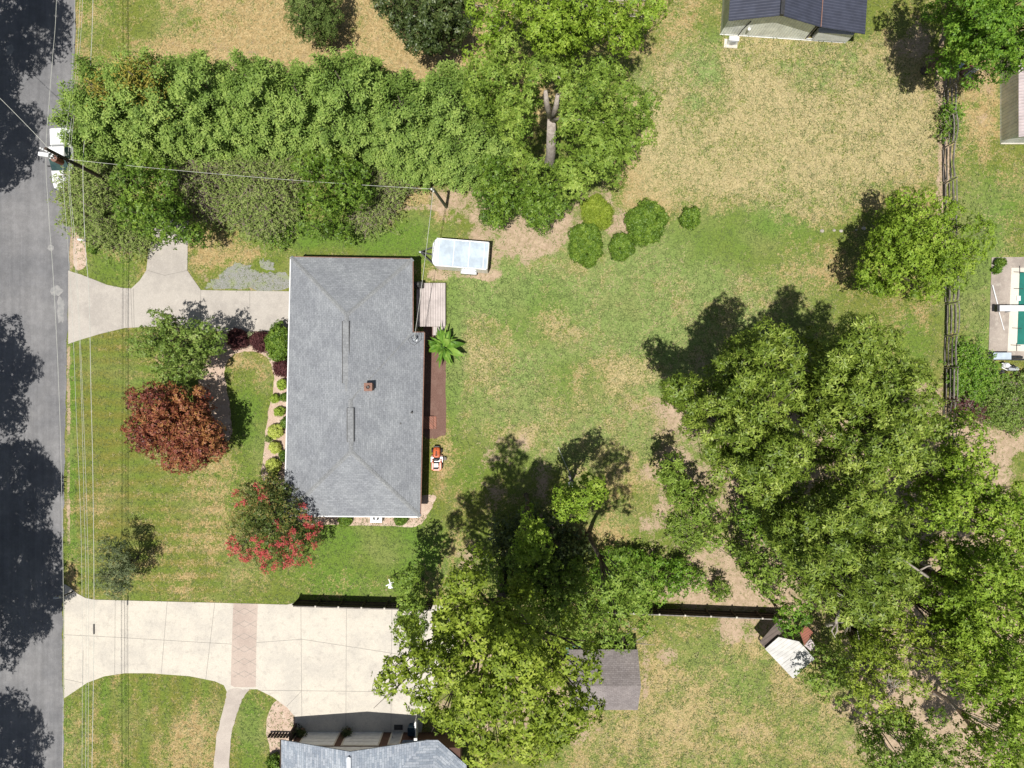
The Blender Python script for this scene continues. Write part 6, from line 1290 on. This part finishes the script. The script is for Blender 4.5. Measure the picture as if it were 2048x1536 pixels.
tree('understory_tree', 'green tree overhanging the tin shelter', 'tree', [(1545, 1235), (1590, 1195), (1625, 1215), (1625, 1250), (1600, 1270), (1610, 1290), (1575, 1282), (1550, 1262)], 7, 4, .7, 'leaf_bright', dens=12, L=.24, Wd=.12, seed=121, rtrunk=.14, group='understory trees at the edge of the woods', lower=False)
tree('understory_tree', 'dark olive understory tree right of the tin shelter', 'tree', [(1642, 1300), (1690, 1300), (1720, 1350), (1720, 1400), (1680, 1420), (1640, 1405), (1606, 1382), (1602, 1362), (1638, 1338)], 6, 3, .7, 'leaf_mid', dens=10, L=.24, Wd=.11, seed=122, rtrunk=.14, group='understory trees at the edge of the woods', gap=1.1)
tree('understory_tree', 'low shaded tree in the dark hollow between the oaks', 'tree', [(1480, 1000), (1560, 1020), (1600, 1090), (1640, 1150), (1690, 1240), (1650, 1260), (1600, 1200), (1560, 1140), (1500, 1080)], 6, 3.5, .8, 'leaf_shrub', dens=10, L=.24, Wd=.12, seed=123, rtrunk=.14, group='understory trees at the edge of the woods')
tree('understory_tree', 'shaded sapling behind the northern oak by the shadow edge', 'tree', [(1450, 600), (1490, 570), (1530, 600), (1500, 640), (1455, 650)], 5, 3, .7, 'leaf_shrub', dens=8, seed=124, rtrunk=.1) if False else None
scrub('scrub_bush', 'leafy green bank in the shade right of the rail fence', [(1915, 700), (1960, 705), (2000, 750), (2010, 800), (1960, 820), (1915, 800)], 1.6, 58, 'leaf_bright', ntwig=170, leaves=6500)
scrub('scrub_bush', 'pinkish bare bush just right of the rail fence', [(1912, 798), (1962, 798), (1975, 825), (1930, 838), (1912, 820)], 1.5, 59, 'leaf_purple', ntwig=200, leaves=900)
scrub('scrub_bush', 'thin green bush at the right edge below the pool pump', [(1975, 770), (2060, 760), (2070, 850), (2000, 850), (1965, 820)], 2.2, 60, 'leaf_green_tree', ntwig=220, leaves=4500)
tree('understory_tree', 'shaded tree filling the middle of the woods under the big oaks', 'tree', [(1600, 1000), (1720, 980), (1840, 1010), (1860, 1100), (1850, 1200), (1800, 1260), (1700, 1240), (1640, 1150), (1590, 1080)], 7.5, 5, .85, 'leaf_mid', dens=12, L=.24, Wd=.12, seed=125, rtrunk=.16, group='understory trees at the edge of the woods')
tree('understory_tree', 'light tree closing the gap beside the long leaning dead branch', 'tree', [(1868, 1195), (1930, 1160), (1975, 1210), (1985, 1290), (1930, 1330), (1880, 1290)], 11, 6.5, .75, 'leaf_light', dens=17, L=.22, Wd=.105, seed=126, rtrunk=.18, group='understory trees at the edge of the woods')
tree('broadleaf_tree', 'green tree over the bare ground near the bottom right corner', 'tree', [(1925, 1345), (2000, 1330), (2090, 1330), (2110, 1420), (2050, 1455), (1985, 1450), (1930, 1410)], 12, 7, .75, 'leaf_light', dens=18, L=.215, Wd=.105, seed=127, rtrunk=.2, group=WD, gap=1.15)
# bottom centre trees
tree('broadleaf_tree', 'huge yellow green tree over the drive end and garden shed', 'tree', [(880, 1175), (935, 1150), (985, 1165), (1010, 1210), (1060, 1230), (1120, 1260), (1190, 1290), (1222, 1330), (1218, 1362), (1185, 1385), (1215, 1420), (1180, 1450), (1140, 1490), (1060, 1530), (1000, 1545), (930, 1530), (890, 1480), (850, 1440), (800, 1415), (755, 1390), (745, 1350), (775, 1320), (790, 1300), (830, 1290), (865, 1285), (865, 1240)], 25, 17, .85, 'leaf_yellow', dens=20, L=.22, Wd=.13, seed=131, rtrunk=.45, group=OAK, gap=1.0, hole=[[(835, 1215), (862, 1225), (868, 1280), (842, 1285)], [(1131, 1296), (1167, 1296), (1165, 1313), (1131, 1313)]])
tree('ivy_thicket', 'deep shaded ivy covered trees between the huge tree and the shrub bank', 'thicket', [(970, 1150), (1000, 1110), (1060, 1090), (1110, 1120), (1180, 1130), (1205, 1180), (1210, 1250), (1190, 1310), (1120, 1320), (1040, 1290), (985, 1220)], 7.5, 4.5, .7, 'leaf_mid', dens=14, L=.22, Wd=.105, seed=132, rtrunk=.2, hole=[[(1131, 1296), (1167, 1296), (1165, 1313), (1131, 1313)]])
tree('broadleaf_tree', 'light green tree whose thin crown hangs over the garden shed roof', 'tree', [(1180, 1150), (1190, 1112), (1230, 1098), (1280, 1105), (1300, 1130), (1295, 1180), (1300, 1225), (1312, 1262), (1295, 1285), (1265, 1298), (1235, 1308), (1200, 1300), (1185, 1260), (1195, 1200)], 20, 15, .75, 'leaf_mid', dens=18, L=.21, Wd=.10, seed=139, rtrunk=.2, gap=1.0, lower=False)
tree('broadleaf_tree', 'tall slim tree whose lit top stands out of the dark tangle', 'tree', [(1035, 1090), (1050, 1035), (1078, 1030), (1105, 1062), (1098, 1095), (1062, 1125), (1036, 1118)], 13, 9.5, .6, 'leaf_light', dens=18, L=.22, Wd=.11, seed=133, rtrunk=.16, base=(1052, 990), edge_in=.4)
tree('broadleaf_tree', 'tall slim tree with a lit tuft beside the globe post', 'tree', [(1112, 1000), (1130, 985), (1165, 980), (1180, 960), (1205, 968), (1212, 1000), (1190, 1010), (1175, 1045), (1150, 1052), (1122, 1040)], 12.5, 9, .55, 'leaf_light', dens=18, L=.22, Wd=.11, seed=134, rtrunk=.16, base=(1140, 965), edge_in=.4)
tree('sapling', 'leafy sapling at the right end of the driveway fence', 'tree', [(790, 1160), (815, 1140), (845, 1150), (848, 1190), (842, 1240), (850, 1285), (815, 1290), (790, 1265), (800, 1225), (790, 1195)], 8, 4.5, .7, 'leaf_mid', dens=15, L=.24, Wd=.12, seed=135, rtrunk=.14, gap=1.1)
tree('ivy_thicket', 'dark ivy covered thicket in the deep shade at the lawn edge', 'thicket', [(965, 1090), (985, 1035), (1030, 1020), (1080, 1010), (1130, 1030), (1180, 1060), (1190, 1110), (1170, 1170), (1100, 1190), (1020, 1190), (975, 1150)], 4.5, 2.0, .8, 'leaf_dark', dens=9, L=.24, Wd=.13, seed=136, rtrunk=.14, skirt=True)
tree('shrub_bank', 'bright green shrub bank above the board fence', 'shrub', [(1195, 1105), (1240, 1095), (1300, 1105), (1345, 1115), (1385, 1125), (1420, 1155), (1405, 1190), (1360, 1195), (1310, 1215), (1250, 1235), (1200, 1210), (1180, 1150)], 3.0, 1.2, .55, 'leaf_bright', dens=18, k=4, L=.22, Wd=.11, seed=137, rtrunk=.06, skirt=True)
tree('understory_tree', 'small tuft of green at the right end of the shrub bank', 'tree', [(1420, 1180), (1440, 1160), (1462, 1170), (1460, 1198), (1430, 1200)], 2.6, 1.2, .4, 'leaf_mid', dens=18, L=.2, Wd=.1, seed=138, rtrunk=.05)
scrub('scrub_bush', 'low green bush beside the bare path under the oaks', [(1340, 1040), (1375, 1045), (1400, 1075), (1380, 1100), (1350, 1080)], 1.2, 61, 'leaf_mid', ntwig=60, leaves=1500)
# bare limbs that stand out of the crowns
def dead(label, paths, name='dead_limb', r=.13, cat='dead limb'):
    mb = MB()
    for p_ in paths:
        pts = [W(*q) for q in p_[0]]; n_ = len(pts); mb.tube(pts, [p_[1] * (1 - .75 * i / (n_ - 1)) for i in range(n_)], 7)
    tag(mb.build(name, 'bark_dead', smooth=True), label, cat)
rq = random.Random(3)
def twigs(o, n, spread, z):
    out = []
    for _ in range(n):
        a = rq.uniform(0, 6.28); l = rq.uniform(.5, 1) * spread; m_ = (o[0] + math.cos(a) * l * .5, o[1] + math.sin(a) * l * .5, o[2] + .2); e_ = (o[0] + math.cos(a + .35) * l, o[1] + math.sin(a + .35) * l, o[2] + rq.uniform(0, z)); out.append(([o, m_, e_], .028))
    return out
dead('bleached dead oak limb with hooked branches above the tin shelter', [([(1655, 1235, 9), (1655, 1250, 12), (1672, 1246, 13), (1681, 1215, 14), (1686, 1205, 14.5), (1710, 1204, 15)], .17), ([(1672, 1246, 13), (1663, 1262, 13.2), (1671, 1276, 13.4)], .09), ([(1674, 1245, 13), (1674, 1262, 13.2), (1670, 1270, 13.3)], .09), ([(1676, 1244, 13), (1695, 1246, 13.5), (1712, 1254, 13.8)], .06), ([(1686, 1205, 14.5), (1682, 1190, 14.8), (1672, 1184, 15)], .06)] + twigs((1695, 1246, 13.5), 7, 22, .6) + twigs((1684, 1192, 14.8), 3, 12, .4))
dead('long grey leaning dead branch across the gap in the woods', [([(1895, 1180, 5), (1850, 1150, 9), (1806, 1119, 12.5)], .16), ([(1840, 1140, 9.6), (1856, 1132, 9.8), (1872, 1131, 10)], .08)])
dead('thin pale dead branch over the brush south of the woods', [([(1725, 1320, 6), (1722, 1300, 8), (1715, 1262, 11)], .07)] + twigs((1780, 1365, 11.5), 9, 30, .8) + twigs((1790, 1375, 11.5), 6, 24, .8))
dead('small pale forked twig in the western oak crown', [([(1458, 850, 10), (1460, 815, 12), (1456, 785, 13)], .06), ([(1452, 805, 12), (1462, 808, 12), (1450, 825, 12)], .05), ([(1440, 925, 12), (1455, 935, 13), (1468, 950, 13.3)], .06)] + twigs((1425, 760, 9), 6, 26, .5))
dead('pale bare branches at the top of the yellow green northern tree', [([(1095, 70, 9), (1098, 50, 12), (1090, 35, 14)], .1), ([(1098, 50, 12), (1108, 40, 13)], .06), ([(1193, 70, 10), (1205, 62, 12), (1212, 58, 12.5)], .06)] + twigs((1090, 38, 14), 6, 26, .5))
dead('pale bare branch fan over the shed roof edge', [([(1255, 1290, 6), (1285, 1275, 9), (1302, 1255, 11)], .05), ([(1262, 1285, 7), (1290, 1288, 8), (1310, 1290, 9)], .04)] + twigs((1265, 1258, 10), 7, 26, .6))
# roadside trees beyond the left edge: their shade lies on the road
RT = 'tall roadside trees west of the road'
def tallround(label, gx_, gy_, Rm, h0, h1, seed, lobe=1.2):
    rng = np.random.default_rng(seed); b = W(gx_, gy_); root = thing('roadside_tree', label, 'tree', b, RT); n = int(Rm * Rm * 4.6)
    a = rng.uniform(0, 6.283, n); rr_ = Rm * np.sqrt(rng.uniform(0, 1, n)) * (1 + .12 * np.sin(a * 3 + seed) + .08 * np.sin(a * 7)); hh_ = h0 + (h1 - h0) * np.sqrt(np.clip(1 - (rr_ / Rm / 1.1) ** 2, 0, 1)) * rng.uniform(.25, 1, n)
    C = np.stack([b.x + rr_ * np.cos(a), b.y + rr_ * np.sin(a), hh_], 1); T, N_, idx = lobe_tips(C, lobe * rng.uniform(.5, 1.1, n), 8, rng, zmin=-.5)
    fast_mesh('crown', leaf_quads(T, N_, 4, .32, .16, .35, rng=rng), 4, 'leaf_mid', np.repeat(.5 + rng.normal(0, .1, len(T)), 4), root)
    mb = MB(); limbs(mb, b, C, np.full(n, lobe), .35, h0 * .8, rng, 22); mb.build('trunk', 'bark', root, smooth=True)
tallround('tall roadside tree off the top left corner', -30, 110, 5.6, 10.5, 16, 141)
tallround('tall roadside tree off the left edge by the truck', -75, 330, 5.0, 10.5, 16, 142)
tallround('tall roadside tree off the left edge level with the green tree', -72, 830, 4.9, 10, 15, 143)
tallround('tall roadside tree off the left edge level with the crape myrtle', -30, 1060, 4.6, 10.5, 15.5, 144)
tallround('tall roadside tree off the left edge facing the pale driveway', -35, 1235, 5.9, 10.5, 17, 145)
tallround('tall roadside tree off the lower left corner', -55, 1560, 5.0, 10, 15, 146)
tallround('tall roadside tree off the upper left corner, behind', 20, -70, 4.6, 10.5, 15, 147)
